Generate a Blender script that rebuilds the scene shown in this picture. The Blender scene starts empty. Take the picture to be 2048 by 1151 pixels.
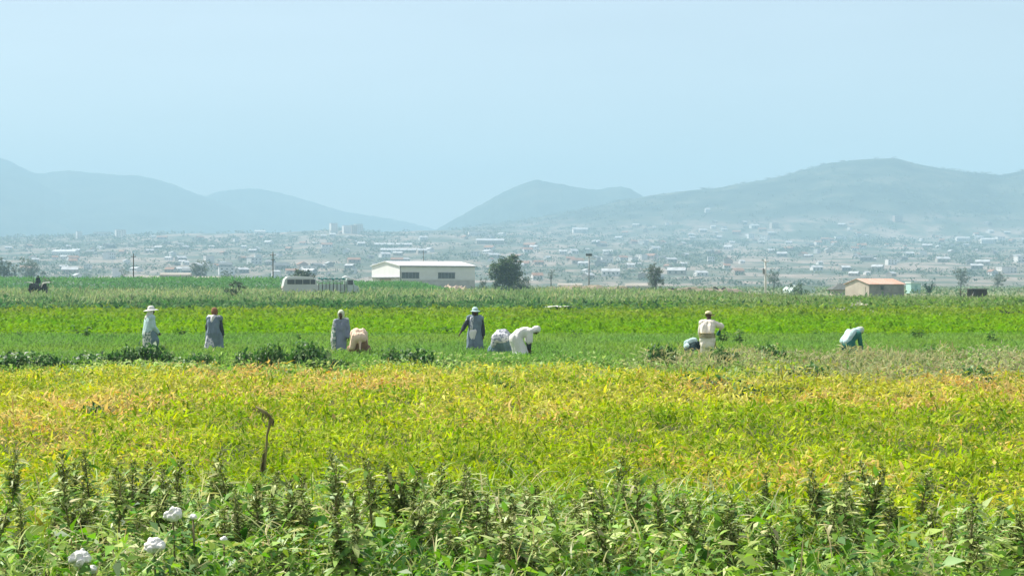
import bpy, bmesh, math, random
import numpy as np
from mathutils import Vector, Matrix, noise as mnoise

random.seed(7)
rng = np.random.default_rng(11)
R = math.radians
C = bpy.context.scene.collection

# ------------------------------------------------------------------ camera, sky, sun, exposure
F = 3400.0            # focal length in photo pixels (photo 2048 wide)
EYE = 2.5
HOR = 565.0
cam = bpy.data.cameras.new('camera')
cam.sensor_width = 36.0
cam.lens = F / 2048 * 36.0
cam.clip_start = 0.5
cam.clip_end = 30000
co = bpy.data.objects.new('camera', cam)
C.objects.link(co)
co.location = (0, 0, EYE)
co.rotation_euler = (R(90) - math.atan((575.5 - HOR) / F), 0, 0)
bpy.context.scene.camera = co

SUN_AZ = R(150)       # measured from +x (photo right) towards +y (away): left and slightly behind the workers
SUN_EL = R(51)
sdir = Vector((math.cos(SUN_AZ) * math.cos(SUN_EL), math.sin(SUN_AZ) * math.cos(SUN_EL), math.sin(SUN_EL)))
w = bpy.data.worlds.new('World')
bpy.context.scene.world = w
w.use_nodes = True
nt = w.node_tree
sky = nt.nodes.new('ShaderNodeTexSky')
sky.sky_type = 'NISHITA'
sky.sun_disc = False
sky.sun_elevation = SUN_EL
sky.sun_rotation = R(90) - SUN_AZ
sky.air_density = 0.75
sky.dust_density = 2.0
sky.ozone_density = 0.0
bg = nt.nodes['Background']
bg.inputs[1].default_value = 0.108
# faint uneven high haze in the sky itself
tcw = nt.nodes.new('ShaderNodeTexCoord')
mpw = nt.nodes.new('ShaderNodeMapping'); mpw.inputs['Scale'].default_value = (3.0, 3.0, 16.0)
nzw = nt.nodes.new('ShaderNodeTexNoise'); nzw.inputs['Scale'].default_value = 2.2; nzw.inputs['Detail'].default_value = 6
mrw = nt.nodes.new('ShaderNodeMapRange'); mrw.inputs[1].default_value = .3; mrw.inputs[2].default_value = .75; mrw.inputs[3].default_value = .97; mrw.inputs[4].default_value = 1.06
mxw = nt.nodes.new('ShaderNodeVectorMath'); mxw.operation = 'SCALE'
nt.links.new(tcw.outputs['Generated'], mpw.inputs[0]); nt.links.new(mpw.outputs[0], nzw.inputs['Vector']); nt.links.new(nzw.outputs['Fac'], mrw.inputs[0])
nt.links.new(mrw.outputs[0], mxw.inputs['Scale'])
# an even warm white mix, added to make the sky less blue
vlw = nt.nodes.new('ShaderNodeMix'); vlw.data_type = 'RGBA'; vlw.inputs[0].default_value = 0.4
vlw.inputs[7].default_value = (5.0, 4.5, 4.1, 1)
nt.links.new(sky.outputs[0], vlw.inputs[6])
nt.links.new(vlw.outputs[2], mxw.inputs[0])
nt.links.new(mxw.outputs[0], bg.inputs[0])
sun = bpy.data.lights.new('sun', 'SUN')
sun.energy = 5.0
sun.angle = R(0.5)
sun.color = (1.0, 0.95, 0.86)
so = bpy.data.objects.new('sun', sun)
C.objects.link(so)
so.rotation_euler = sdir.to_track_quat('Z', 'Y').to_euler()
sc = bpy.context.scene
sc.view_settings.view_transform = 'Standard'
sc.view_settings.look = 'None'
sc.view_settings.gamma = 1
sc.view_settings.exposure = 0.85
sc.cycles.volume_bounces = 1
sc.cycles.max_bounces = 6
sc.cycles.use_denoising = True

HAZE_DENSITY = 0.00038
HAZE_COLOUR = (0.435, 0.672, 0.845)


# ------------------------------------------------------------------ helpers
def sstep(a, b, v):
    t = np.clip((np.asarray(v, float) - a) / (b - a), 0, 1)
    return t * t * (3 - 2 * t)


def _hash(ix, iy, seed):
    h = np.sin(ix * 127.1 + iy * 311.7 + seed * 74.7) * 43758.5453
    return h - np.floor(h)


def vn(x, y, seed=0):
    x = np.asarray(x, float); y = np.asarray(y, float)
    ix = np.floor(x); iy = np.floor(y)
    fx = x - ix; fy = y - iy
    fx = fx * fx * (3 - 2 * fx); fy = fy * fy * (3 - 2 * fy)
    a = _hash(ix, iy, seed); b = _hash(ix + 1, iy, seed)
    c = _hash(ix, iy + 1, seed); d = _hash(ix + 1, iy + 1, seed)
    return (a * (1 - fx) + b * fx) * (1 - fy) + (c * (1 - fx) + d * fx) * fy


def fbm(x, y, seed=0, o=4):
    s = 0; a = 0.5
    for k in range(o):
        s = s + a * vn(x * 2 ** k, y * 2 ** k, seed + k)
        a *= 0.5
    return s / (1 - 0.5 ** o)


def gz(x, y):
    """height of the fields"""
    x = np.asarray(x, float); y = np.asarray(y, float)
    return 0.6 * sstep(150, 215, y) * (1 - sstep(20, 45, x)) + 0.10 * (fbm(x / 9, y / 9, 3) - 0.5)


def pxx(px, d):
    return (px - 1024.0) * d / F


def pyz(py, d):
    return EYE - (py - HOR) * d / F


def tag(o, label=None, cat=None, group=None, kind=None):
    if label: o['label'] = label
    if cat: o['category'] = cat
    if group: o['group'] = group
    if kind: o['kind'] = kind
    return o


def empty(name, loc, label, cat, group=None, rz=0.0):
    o = bpy.data.objects.new(name, None)
    C.objects.link(o)
    o.location = loc
    o.rotation_euler = (0, 0, rz)
    o.empty_display_size = 0.3
    return tag(o, label, cat, group)


def link(name, me, mats, parent=None, smooth=False):
    o = bpy.data.objects.new(name, me)
    C.objects.link(o)
    if not isinstance(mats, (list, tuple)): mats = [mats]
    if len(me.materials) == 0:
        for m in mats: me.materials.append(m)
    if smooth:
        me.polygons.foreach_set('use_smooth', np.ones(len(me.polygons), bool))
    if parent: o.parent = parent
    return o


def mesh_np(name, verts, quads, cols=None):
    me = bpy.data.meshes.new(name)
    nv = len(verts); nq = len(quads); k = quads.shape[1]
    me.vertices.add(nv)
    me.vertices.foreach_set('co', np.ascontiguousarray(verts, np.float32).ravel())
    me.loops.add(nq * k)
    me.loops.foreach_set('vertex_index', np.ascontiguousarray(quads, np.int32).ravel())
    me.polygons.add(nq)
    me.polygons.foreach_set('loop_start', np.arange(0, nq * k, k, dtype=np.int32))
    if cols is not None:
        at = me.attributes.new('leaf_colour', 'FLOAT_COLOR', 'POINT')
        c4 = np.ones((nv, 4), np.float32); c4[:, :3] = cols
        at.data.foreach_set('color', c4.ravel())
    me.update(calc_edges=True)
    return me


def frames(az, pitch, roll):
    ca, sa, cp, sp = np.cos(az), np.sin(az), np.cos(pitch), np.sin(pitch)
    f = np.stack([ca * cp, sa * cp, sp], 1)
    s = np.stack([-sa, ca, np.zeros_like(sa)], 1)
    n = np.cross(f, s)
    cr, sr = np.cos(roll)[:, None], np.sin(roll)[:, None]
    return f, s * cr + n * sr, n * cr - s * sr


def leaves(pos, az, pitch, roll, L, W, fold=0.12, droop=0.15):
    """folded leaf of two quads; returns verts, quads, verts per leaf"""
    n_ = len(pos)
    f, s, n = frames(az, pitch, roll)
    L = np.broadcast_to(L, n_)[:, None]; W = np.broadcast_to(W, n_)[:, None]
    v = np.empty((n_, 5, 3))
    v[:, 0] = pos
    v[:, 1] = pos + f * L * .42 + s * W * .5 + n * W * fold
    v[:, 2] = pos + f * L - n * L * droop
    v[:, 3] = pos + f * L * .42 - s * W * .5 + n * W * fold
    v[:, 4] = pos + f * L * .5 + n * L * .03
    b = np.arange(n_)[:, None] * 5
    q = np.concatenate([b + np.array([0, 1, 2, 4]), b + np.array([0, 4, 2, 3])])
    return v.reshape(-1, 3), q, 5


def blades(pos, az, pitch, roll, L, W, bend=0.5):
    """narrow curved blade of three quads"""
    n_ = len(pos)
    f, s, n = frames(az, pitch, roll)
    L = np.broadcast_to(L, n_)[:, None]; W = np.broadcast_to(W, n_)[:, None]
    bend = np.broadcast_to(bend, n_)[:, None]
    v = np.empty((n_, 8, 3))
    for k, (t, ww) in enumerate(((0, .7), (.35, 1), (.7, .75), (1, .1))):
        c = pos + f * L * t - n * L * bend * t * t * .6 + np.array([0, 0, 0])
        v[:, 2 * k] = c + s * W * ww * .5
        v[:, 2 * k + 1] = c - s * W * ww * .5
    b = np.arange(n_)[:, None] * 8
    q = np.concatenate([b + np.array([0, 1, 3, 2]), b + np.array([2, 3, 5, 4]), b + np.array([4, 5, 7, 6])])
    return v.reshape(-1, 3), q, 8


def foliage(name, parts, mat, parent=None):
    """parts: list of (verts, quads, k, colours per leaf)"""
    V, Q, Cc = [], [], []; off = 0
    for v, q, k, c in parts:
        V.append(v); Q.append(q + off); Cc.append(np.repeat(c, k, axis=0)); off += len(v)
    me = mesh_np(name, np.concatenate(V), np.concatenate(Q), np.concatenate(Cc))
    return link(name, me, mat, parent)


def col_mix(stops, t):
    """stops: list of colours, t in 0..1"""
    st = np.array(stops, float)
    t = np.clip(t, 0, 0.9999) * (len(st) - 1)
    i = t.astype(int); fr = (t - i)[:, None]
    return st[i] * (1 - fr) + st[i + 1] * fr


def jit(c, a=0.25, hue=0.12):
    n_ = len(c)
    return np.clip(c * (1 + a * rng.uniform(-1, 1, (n_, 1))) * (1 + hue * rng.uniform(-1, 1, (n_, 3))), 0.003, 0.9)


def scatter(n, y0, y1, pw=1.0, mar=1.22, add=1.5):
    ys = rng.uniform(y0, y1, n * 4)
    wgt = (0.301 * ys * mar + add) * ys ** (-pw)
    keep = rng.uniform(0, wgt.max(), len(ys)) < wgt
    ys = ys[keep][:n]
    xs = rng.uniform(-1, 1, len(ys)) * (0.301 * ys * mar + add)
    return xs, ys


# ------------------------------------------------------------------ materials
def newmat(name):
    m = bpy.data.materials.new(name)
    m.use_nodes = True
    return m, m.node_tree, m.node_tree.nodes['Principled BSDF']


def leaf_mat(name, rough=0.5, trans=0.35, spec=0.4):
    m, t, p = newmat(name)
    a = t.nodes.new('ShaderNodeAttribute'); a.attribute_name = 'leaf_colour'
    t.links.new(a.outputs['Color'], p.inputs['Base Color'])
    p.inputs['Roughness'].default_value = rough
    p.inputs['Specular IOR Level'].default_value = spec
    tr = t.nodes.new('ShaderNodeBsdfTranslucent')
    hs = t.nodes.new('ShaderNodeHueSaturation')
    hs.inputs['Saturation'].default_value = 1.1
    hs.inputs['Value'].default_value = 1.25
    t.links.new(a.outputs['Color'], hs.inputs['Color'])
    t.links.new(hs.outputs[0], tr.inputs[0])
    mx = t.nodes.new('ShaderNodeMixShader'); mx.inputs[0].default_value = trans
    t.links.new(p.outputs[0], mx.inputs[1]); t.links.new(tr.outputs[0], mx.inputs[2])
    t.links.new(mx.outputs[0], t.nodes['Material Output'].inputs[0])
    return m


def noise_mat(name, cols, scale=4.0, rough=0.8, detail=5, bump=0.0, coord='Object', spec=0.3, metal=0.0, stretch=None, dist=0.0):
    """colours mixed by noise: cols = list of (position, rgb)"""
    m, t, p = newmat(name)
    tc = t.nodes.new('ShaderNodeTexCoord')
    src = tc.outputs[coord]
    if stretch:
        mp = t.nodes.new('ShaderNodeMapping'); mp.inputs['Scale'].default_value = stretch
        t.links.new(src, mp.inputs[0]); src = mp.outputs[0]
    n = t.nodes.new('ShaderNodeTexNoise')
    n.inputs['Scale'].default_value = scale
    n.inputs['Detail'].default_value = detail
    n.inputs['Distortion'].default_value = dist
    t.links.new(src, n.inputs['Vector'])
    r = t.nodes.new('ShaderNodeValToRGB')
    el = r.color_ramp.elements
    while len(el) < len(cols): el.new(0.5)
    for e, (pos, c) in zip(el, cols):
        e.position = pos; e.color = (*c, 1)
    t.links.new(n.outputs['Fac'], r.inputs[0])
    t.links.new(r.outputs[0], p.inputs['Base Color'])
    p.inputs['Roughness'].default_value = rough
    p.inputs['Specular IOR Level'].default_value = spec
    p.inputs['Metallic'].default_value = metal
    if bump:
        b = t.nodes.new('ShaderNodeBump'); b.inputs['Strength'].default_value = bump
        t.links.new(n.outputs['Fac'], b.inputs['Height']); t.links.new(b.outputs[0], p.inputs['Normal'])
    return m


def paint(name, c, var=0.12, scale=3.0, rough=0.6, spec=0.3, bump=0.0, metal=0.0, stretch=None):
    lo = tuple(v * (1 - var) for v in c); hi = tuple(min(0.95, v * (1 + var)) for v in c)
    return noise_mat(name, [(0.3, lo), (0.7, hi)], scale, rough, bump=bump, spec=spec, metal=metal, stretch=stretch)


M = {}
M['leaf'] = leaf_mat('matt_leaf', 0.6, 0.38, 0.05)
M['gloss_leaf'] = leaf_mat('glossy_leaf', 0.46, 0.34, 0.3)
M['dry'] = leaf_mat('dry_leaf', 0.8, 0.2, 0.15)
M['tree_leaf'] = leaf_mat('tree_leaf', 0.5, 0.25, 0.3)
M['soil'] = noise_mat('field_soil', [(0.3, (.045, .06, .015)), (0.55, (.07, .09, .02)), (0.75, (.11, .10, .04))], 0.35, 0.95)
M['plain'] = noise_mat('far_plain', [(0.3, (.10, .16, .05)), (0.5, (.16, .19, .08)), (0.65, (.26, .24, .14)), (0.8, (.10, .15, .05))], 0.012, 0.95)
M['bark'] = noise_mat('bark', [(0.3, (.05, .04, .03)), (0.7, (.12, .10, .07))], 8, 0.9, stretch=(1, 1, .2), bump=.4)
M['stem'] = noise_mat('weed_stem', [(0.3, (.14, .14, .05)), (0.7, (.22, .18, .08))], 12, 0.7)
M['wood_dark'] = noise_mat('old_wood', [(0.3, (.035, .03, .02)), (0.7, (.10, .08, .05))], 10, 0.85, stretch=(1, 1, .15), bump=.4)
M['concrete'] = paint('pole_concrete', (.68, .67, .62), .15, 4, .9)
M['metal_grey'] = paint('grey_metal', (.25, .26, .26), .15, 5, .5, metal=.4)
M['black'] = paint('black_rubber', (.025, .025, .025), .2, 6, .8)
M['white_wall'] = noise_mat('white_render', [(0.3, (.78, .77, .76)), (0.7, (.84, .83, .82))], .8, 0.85)
M['roof_white'] = noise_mat('white_sheet_roof', [(0.3, (.70, .71, .72)), (0.7, (.80, .80, .80))], .5, 0.45, stretch=(.2, 3, 1))
M['glass'] = paint('window_glass', (.06, .08, .09), .2, 1, .12, .6)
M['shutter'] = paint('dark_opening', (.07, .08, .08), .2, 2, .8)
M['grey_wall'] = noise_mat('grey_block_wall', [(0.3, (.44, .38, .31)), (0.7, (.56, .49, .41))], .7, 0.9)
M['plinth'] = noise_mat('darker_plinth', [(0.3, (.44, .43, .40)), (0.7, (.54, .53, .49))], .9, 0.9)


# ------------------------------------------------------------------ the fields: one sheet
def ground():
    xs = np.concatenate([[-2800, -2000, -1200, -600], np.arange(-300, 301, 6.0), [600, 1200, 2000, 2800]])
    ys = np.concatenate([[-90, -20], np.arange(0, 480, 4.0), [520, 700, 1000, 1600, 2600, 4200, 6300]])
    X, Y = np.meshgrid(xs, ys)
    Z = gz(X, Y)
    Z[(Y > 520) | (abs(X) > 400) | (Y < -10)] = 0
    v = np.stack([X, Y, Z], -1).reshape(-1, 3)
    nx = len(xs)
    i, j = np.meshgrid(np.arange(len(ys) - 1), np.arange(nx - 1), indexing='ij')
    a = (i * nx + j).ravel()
    q = np.stack([a, a + 1, a + nx + 1, a + nx], 1)
    me = mesh_np('ground', v, q)
    o = link('ground', me, [M['soil'], M['plain']], smooth=True)
    idx = (Y[:-1, :-1].ravel() > 235).astype(np.int32)
    me.polygons.foreach_set('material_index', idx)
    tag(o, kind='structure')


ground()


# ------------------------------------------------------------------ hills
def prof(pts):
    xs = np.array([p[0] for p in pts], float); ys = np.array([p[1] for p in pts], float)
    return lambda px: np.interp(px, xs, ys)


crestA = prof([(-500, 478), (0, 475), (200, 470), (330, 467), (450, 467), (560, 465), (640, 460), (700, 459), (745, 465),
               (850, 463), (960, 462), (1100, 468), (1400, 476), (1700, 478), (2100, 474), (2600, 474)])
crestB = prof([(-500, 540), (700, 530), (860, 480), (940, 458), (1000, 449), (1080, 436), (1150, 423), (1220, 407), (1290, 396), (1380, 384),
               (1440, 378), (1490, 369), (1540, 361), (1600, 345), (1660, 328), (1720, 321), (1790, 319), (1830, 330),
               (1880, 339), (1940, 346), (2000, 352), (2050, 343), (2150, 330), (2350, 350), (2600, 380)])
DA, DB, D0 = 2700.0, 3500.0, 900.0


def hill_z(x, y):
    x = np.asarray(x, float); y = np.asarray(y, float)
    px = 1024 + F * x / np.maximum(y, 1)
    zA = (HOR - crestA(px)) * DA / F + EYE
    zB = (HOR - crestB(px)) * DB / F + EYE
    s = np.clip((y - D0) / (DA - D0), 0, 1)
    near = zA * s ** 1.25
    t = np.clip((y - DA) / (DB - DA), 0, 1)
    far = zA + (zB - zA) * (t * (1 - .15 * np.sin(t * math.pi * 2)))
    back = zB - 0.35 * np.maximum(y - DB, 0)
    z = np.where(y < DA, near, np.where(y < DB, far, back))
    amp = 10 * np.clip(s, 0, 1) * (1 - 0.6 * t) * np.where(y < DA, 1 - .7 * s ** 4, .3 + t * (1 - t) * 9)
    z = z + amp * (fbm(x / 160, y / 160, 21, 4) - .5)
    return z - 0.6 * (1 - np.clip((y - D0) / 60, 0, 1))


def hillside():
    us = np.linspace(-420, 2480, 420)
    ds = np.concatenate([np.linspace(D0 - 20, DA, 110), np.linspace(DA + 20, DB, 70), [DB + 60, DB + 160, DB + 400, DB + 800]])
    U, D = np.meshgrid(us, ds)
    X = (U - 1024) / F * D
    Z = hill_z(X, D)
    v = np.stack([X, D, Z], -1).reshape(-1, 3)
    nx = len(us)
    i, j = np.meshgrid(np.arange(len(ds) - 1), np.arange(nx - 1), indexing='ij')
    a = (i * nx + j).ravel()
    me = mesh_np('hillside', v, np.stack([a, a + 1, a + nx + 1, a + nx], 1))
    # fields and scrub: real land cover, tan plots low down, wood higher up
    m, t, p = newmat('hillside_land')
    tc = t.nodes.new('ShaderNodeTexCoord')
    n1 = t.nodes.new('ShaderNodeTexNoise'); n1.inputs['Scale'].default_value = 0.02; n1.inputs['Detail'].default_value = 8; n1.inputs['Roughness'].default_value = .62
    mp = t.nodes.new('ShaderNodeMapping'); mp.inputs['Scale'].default_value = (1, .45, .45)
    t.links.new(tc.outputs['Object'], mp.inputs[0]); t.links.new(mp.outputs[0], n1.inputs['Vector'])
    r1 = t.nodes.new('ShaderNodeValToRGB')
    e = r1.color_ramp.elements
    for _ in range(3): e.new(.5)
    for k, (ps, c) in enumerate([(.36, (.06, .085, .06)), (.47, (.11, .125, .10)), (.54, (.20, .18, .15)), (.61, (.30, .25, .22)), (.70, (.15, .15, .11))]):
        e[k].position = ps; e[k].color = (*c, 1)
    t.links.new(n1.outputs['Fac'], r1.inputs[0])
    n2 = t.nodes.new('ShaderNodeTexNoise'); n2.inputs['Scale'].default_value = 0.012; n2.inputs['Detail'].default_value = 8; n2.inputs['Roughness'].default_value = .65
    t.links.new(tc.outputs['Object'], n2.inputs['Vector'])
    r2 = t.nodes.new('ShaderNodeValToRGB')
    e = r2.color_ramp.elements
    e.new(.5)
    for k, (ps, c) in enumerate([(.40, (.02, .04, .035)), (.52, (.05, .075, .06)), (.64, (.12, .13, .10))]):
        e[k].position = ps; e[k].color = (*c, 1)
    t.links.new(n2.outputs['Fac'], r2.inputs[0])
    sx = t.nodes.new('ShaderNodeSeparateXYZ'); t.links.new(tc.outputs['Object'], sx.inputs[0])
    mr = t.nodes.new('ShaderNodeMapRange'); mr.inputs[1].default_value = 85; mr.inputs[2].default_value = 125
    n3 = t.nodes.new('ShaderNodeTexNoise'); n3.inputs['Scale'].default_value = .006
    t.links.new(tc.outputs['Object'], n3.inputs['Vector'])
    ad = t.nodes.new('ShaderNodeMath'); ad.operation = 'MULTIPLY_ADD'; ad.inputs[1].default_value = 60
    t.links.new(n3.outputs['Fac'], ad.inputs[0]); t.links.new(sx.outputs['Z'], ad.inputs[2])
    sb = t.nodes.new('ShaderNodeMath'); sb.operation = 'SUBTRACT'; sb.inputs[1].default_value = 30
    t.links.new(ad.outputs[0], sb.inputs[0]); t.links.new(sb.outputs[0], mr.inputs[0])
    mx = t.nodes.new('ShaderNodeMix'); mx.data_type = 'RGBA'
    t.links.new(mr.outputs[0], mx.inputs[0]); t.links.new(r1.outputs[0], mx.inputs[6]); t.links.new(r2.outputs[0], mx.inputs[7])
    t.links.new(mx.outputs[2], p.inputs['Base Color']); p.inputs['Roughness'].default_value = .95
    p.inputs['Specular IOR Level'].default_value = .1
    tag(link('hillside', me, m, smooth=True), kind='structure')


hillside()


def ridge(name, pts, d, mat, seed, u0, u1, depth=0.30, rough=1.0):
    pf = prof(pts)
    us = np.linspace(u0, u1, 260)
    ts = np.concatenate([np.linspace(-1, 0, 34), [.06, .15, .35]])
    U, T = np.meshgrid(us, ts)
    D = d * (1 + depth * T)
    X = (U - 1024) / F * D
    zc = np.maximum((HOR - pf(U)) * d / F + EYE, 0)
    fall = np.where(T < 0, np.clip(1 + T, 0, 1) ** 1.25, np.clip(1 - T * 2.2, 0, 1))
    nz = fbm(X / (d * .045), D / (d * .07), seed, 5) - .5
    Z = zc * np.clip(fall + nz * .55 * rough * np.where(T < 0, (-T * (1 + T)) * 2.2, 0), 0, 1.0) + (fbm(U / 9, T * 0 + 3, seed) - .5) * d * .0009 * rough - 2
    v = np.stack([X, D, Z], -1).reshape(-1, 3)
    nx = len(us)
    i, j = np.meshgrid(np.arange(len(ts) - 1), np.arange(nx - 1), indexing='ij')
    a = (i * nx + j).ravel()
    me = mesh_np(name, v, np.stack([a, a + 1, a + nx + 1, a + nx], 1))
    tag(link(name, me, mat, smooth=True), kind='structure')


M['mount'] = noise_mat('mountain_scrub', [(0.35, (.02, .045, .035)), (0.55, (.04, .07, .05)), (0.7, (.075, .09, .065))], .009, .95, detail=8, spec=.1)
ridge('mountain', [(780, 480), (860, 464), (885, 450), (925, 428), (960, 408), (1000, 386), (1030, 372), (1052, 363), (1072, 358), (1090, 361),
                   (1120, 366), (1160, 374), (1192, 378), (1215, 374), (1242, 371), (1262, 377), (1290, 393), (1380, 430), (1500, 470)],
      4500, M['mount'], 5, 760, 1560)
ridge('mountain', [(-420, 330), (-200, 300), (-60, 318), (0, 333), (50, 352), (110, 380), (180, 412), (240, 437), (300, 458), (360, 474), (420, 490)],
      5000, M['mount'], 8, -420, 430)
ridge('mountain', [(-420, 330), (-150, 302), (-40, 304), (0, 313), (30, 326), (60, 342), (80, 346), (105, 342), (140, 339), (175, 344), (200, 345), (240, 348), (275, 349),
                   (310, 356), (350, 369), (395, 386), (430, 399), (490, 424), (560, 452), (640, 478), (700, 500)],
      5300, M['mount'], 12, -420, 720)
ridge('mountain', [(250, 430), (340, 412), (410, 391), (440, 381), (480, 377), (515, 376), (545, 381), (590, 392), (630, 404), (680, 420), (720, 427),
                   (770, 434), (820, 444), (850, 452), (900, 466), (960, 485)],
      5800, M['mount'], 15, 240, 980)

# ------------------------------------------------------------------ haze: one closed box of even air
HX, HY0, HY1, HTOP = 3000, -120, 6600, 450
hb = bmesh.new()
bmesh.ops.create_cube(hb, size=1)
for v_ in hb.verts:
    v_.co = Vector((v_.co.x * 2 * HX, HY0 + (v_.co.y + .5) * (HY1 - HY0), -5 + (v_.co.z + .5) * (HTOP + 5)))
hm = bpy.data.meshes.new('haze'); hb.to_mesh(hm)
mh = bpy.data.materials.new('haze_air'); mh.use_nodes = True
tt = mh.node_tree; tt.nodes.remove(tt.nodes['Principled BSDF'])
pv = tt.nodes.new('ShaderNodeVolumePrincipled')
pv.inputs['Color'].default_value = (*HAZE_COLOUR, 1)
pv.inputs['Density'].default_value = HAZE_DENSITY
tt.links.new(pv.outputs[0], tt.nodes['Material Output'].inputs['Volume'])
tag(link('haze', hm, mh), kind='stuff')

# ------------------------------------------------------------------ crops and weeds (nobody could count them: one object each)
LIME = [(.10, .20, .008), (.27, .40, .010), (.47, .54, .04)]
YELLOW = [(.30, .39, .02), (.52, .52, .06), (.58, .55, .17)]
TAN = [(.52, .38, .07), (.66, .52, .20), (.55, .34, .08)]


def crop_colours(x, y):
    """ripening bean rows: lime nearby, yellow and tan further back, in patches"""
    n1 = fbm(x / 2.6, y / 3.4, 31, 3)
    n2 = fbm(x / 0.32, y / 0.5, 41, 3)
    ripe = sstep(19, 36, y + (n1 - .5) * 34) * (1 - .45 * sstep(38, 44, y)) * (.45 + .55 * sstep(.35, .55, fbm(x / 2.2 + 40, y / 4.5, 33, 3)))
    a = col_mix(LIME, np.clip(n2 * 1.7 - .35 + rng.normal(0, .13, len(x)), 0, 1))
    b = col_mix(YELLOW, np.clip(n2 * 1.7 - .35 + rng.normal(0, .16, len(x)), 0, 1))
    c = col_mix(TAN, np.clip(fbm(x / .4, y / .6, 43, 2) * 1.6 - .3 + rng.normal(0, .15, len(x)), 0, 1))
    pt = sstep(.44, .60, fbm(x / 3.2 + 9, y / 5.0, 51, 3)) * .85
    yl = np.clip(ripe * .8 + sstep(.55, .7, n1) * .38, 0, 1)
    pick = rng.uniform(0, 1, len(x))
    out = np.where((pick < yl)[:, None], b, a)
    pick = rng.uniform(0, 1, len(x))
    out = np.where((pick < pt * ripe)[:, None], c, out)
    return jit(out, .38, .1)


def crop_top(x, y):
    return .10 + .56 * fbm(x / .75, y / 1.05, 61, 3) + .10 * fbm(x / 4, y / 4, 62, 2)


def bean_crop():
    parts = []
    n = 170000
    x, y = scatter(n, 13.2, 43, 1.3)
    keep = y < 39.6 + 3.4 * fbm(x / 1.6, y / 3, 65, 3)
    x, y = x[keep], y[keep]
    top = crop_top(x, y)
    z = gz(x, y) + top * (1 - .55 * rng.uniform(0, 1, len(x)) ** 1.6)
    pos = np.stack([x, y, z], 1)
    L = rng.uniform(.05, .105, len(x)) * (1 + .25 * (y > 26))
    cc = crop_colours(x, y)
    h_ = len(x) * 55 // 100
    sl = slice(0, h_); m_ = h_
    v, q, k = leaves(pos[sl], rng.uniform(0, 2 * math.pi, m_), rng.normal(.2, .65, m_), rng.normal(0, .6, m_), L[sl], L[sl] * rng.uniform(.3, .58, m_), .15, rng.uniform(0, .5, (m_, 1)))
    parts.append((v, q, k, cc[sl]))
    sl = slice(h_, len(x)); m_ = len(x) - h_      # long drooping leaves and pods
    v, q, k = blades(pos[sl], rng.uniform(0, 2 * math.pi, m_), rng.normal(.45, .6, m_), rng.normal(0, .5, m_), L[sl] * 1.45, L[sl] * rng.uniform(.2, .4, m_), rng.uniform(.2, 1.5, m_))
    parts.append((v, q, k, cc[sl]))
    # thin tendrils and stalks standing out of the canopy
    x, y = scatter(45000, 13.2, 41, 1.2)
    z = gz(x, y) + crop_top(x, y) * rng.uniform(.6, 1.0, len(x))
    v, q, k = blades(np.stack([x, y, z], 1), rng.uniform(0, 2 * math.pi, len(x)), rng.uniform(.2, 1.2, len(x)), rng.normal(0, .4, len(x)),
                     rng.uniform(.08, .2, len(x)), rng.uniform(.006, .014, len(x)), rng.uniform(.2, 1.1, len(x)))
    cc = jit(col_mix([(.36, .40, .08), (.50, .46, .16), (.46, .34, .12)], rng.uniform(0, 1, len(x)) * sstep(16, 30, y)), .25)
    parts.append((v, q, k, cc))
    tag(foliage('bean_crop', parts, M['leaf']), 'low yellow green crop turning tan in patches across the near field', 'crop', kind='stuff')


bean_crop()


def weed_cover():
    """broad-leaved weeds and grass in the foreground"""
    parts = []
    n = 40000
    x, y = scatter(n, 11.2, 17.6, .4)
    edge = 14.7 + 2.2 * (fbm(x / 1.4, x * 0 + 2, 71, 2) - .5) * 2
    keep = rng.uniform(0, 1, len(x)) < np.clip(1 - (y - edge) / 2.2, 0.02, 1)
    x, y = x[keep], y[keep]
    top = (.30 + .62 * fbm(x / .45, y / .5, 72, 3)) * np.clip(1.1 - (y - 11) / 16, .5, 1)
    z = gz(x, y) + top * (1 - .75 * rng.uniform(0, 1, len(x)) ** 1.3)
    big = rng.uniform(0, 1, len(x)) ** 2.5
    L = .055 + .125 * big
    v, q, k = leaves(np.stack([x, y, z], 1), rng.uniform(0, 2 * math.pi, len(x)), rng.normal(.0, .5, len(x)), rng.normal(0, .5, len(x)), L, L * rng.uniform(.3, .55, len(x)), .14, .25)
    g = col_mix([(.05, .15, .02), (.14, .31, .03), (.29, .46, .07), (.50, .58, .24)], np.clip(fbm(x / .7, y / .7, 73, 2) * 1.5 - .25 + rng.normal(0, .2, len(x)), 0, 1))
    parts.append((v, q, k, jit(g, .3)))
    x, y = scatter(26000, 11.2, 17.2, .4)
    edge = 14.3 + 2.0 * (fbm(x / 1.4, x * 0 + 2, 71, 2) - .5) * 2
    keep = rng.uniform(0, 1, len(x)) < np.clip(1 - (y - edge) / 2.4, 0.0, 1)
    x, y = x[keep], y[keep]
    z = gz(x, y) + .75 * fbm(x / .45, y / .5, 72, 3) * rng.uniform(.3, 1.35, len(x))
    v, q, k = blades(np.stack([x, y, z], 1), rng.uniform(0, 2 * math.pi, len(x)), rng.uniform(.2, 1.4, len(x)), rng.normal(0, .5, len(x)),
                     rng.uniform(.10, .30, len(x)), rng.uniform(.005, .016, len(x)), rng.uniform(.1, 1.2, len(x)))
    g = col_mix([(.12, .27, .03), (.28, .42, .07), (.52, .56, .26), (.42, .36, .16)], rng.uniform(0, 1, len(x)))
    parts.append((v, q, k, jit(g, .25)))
    tag(foliage('weed_cover', parts, M['gloss_leaf']), 'tangle of broad leaved green weeds and grass at the bottom edge', 'weeds', kind='stuff')


weed_cover()


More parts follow.
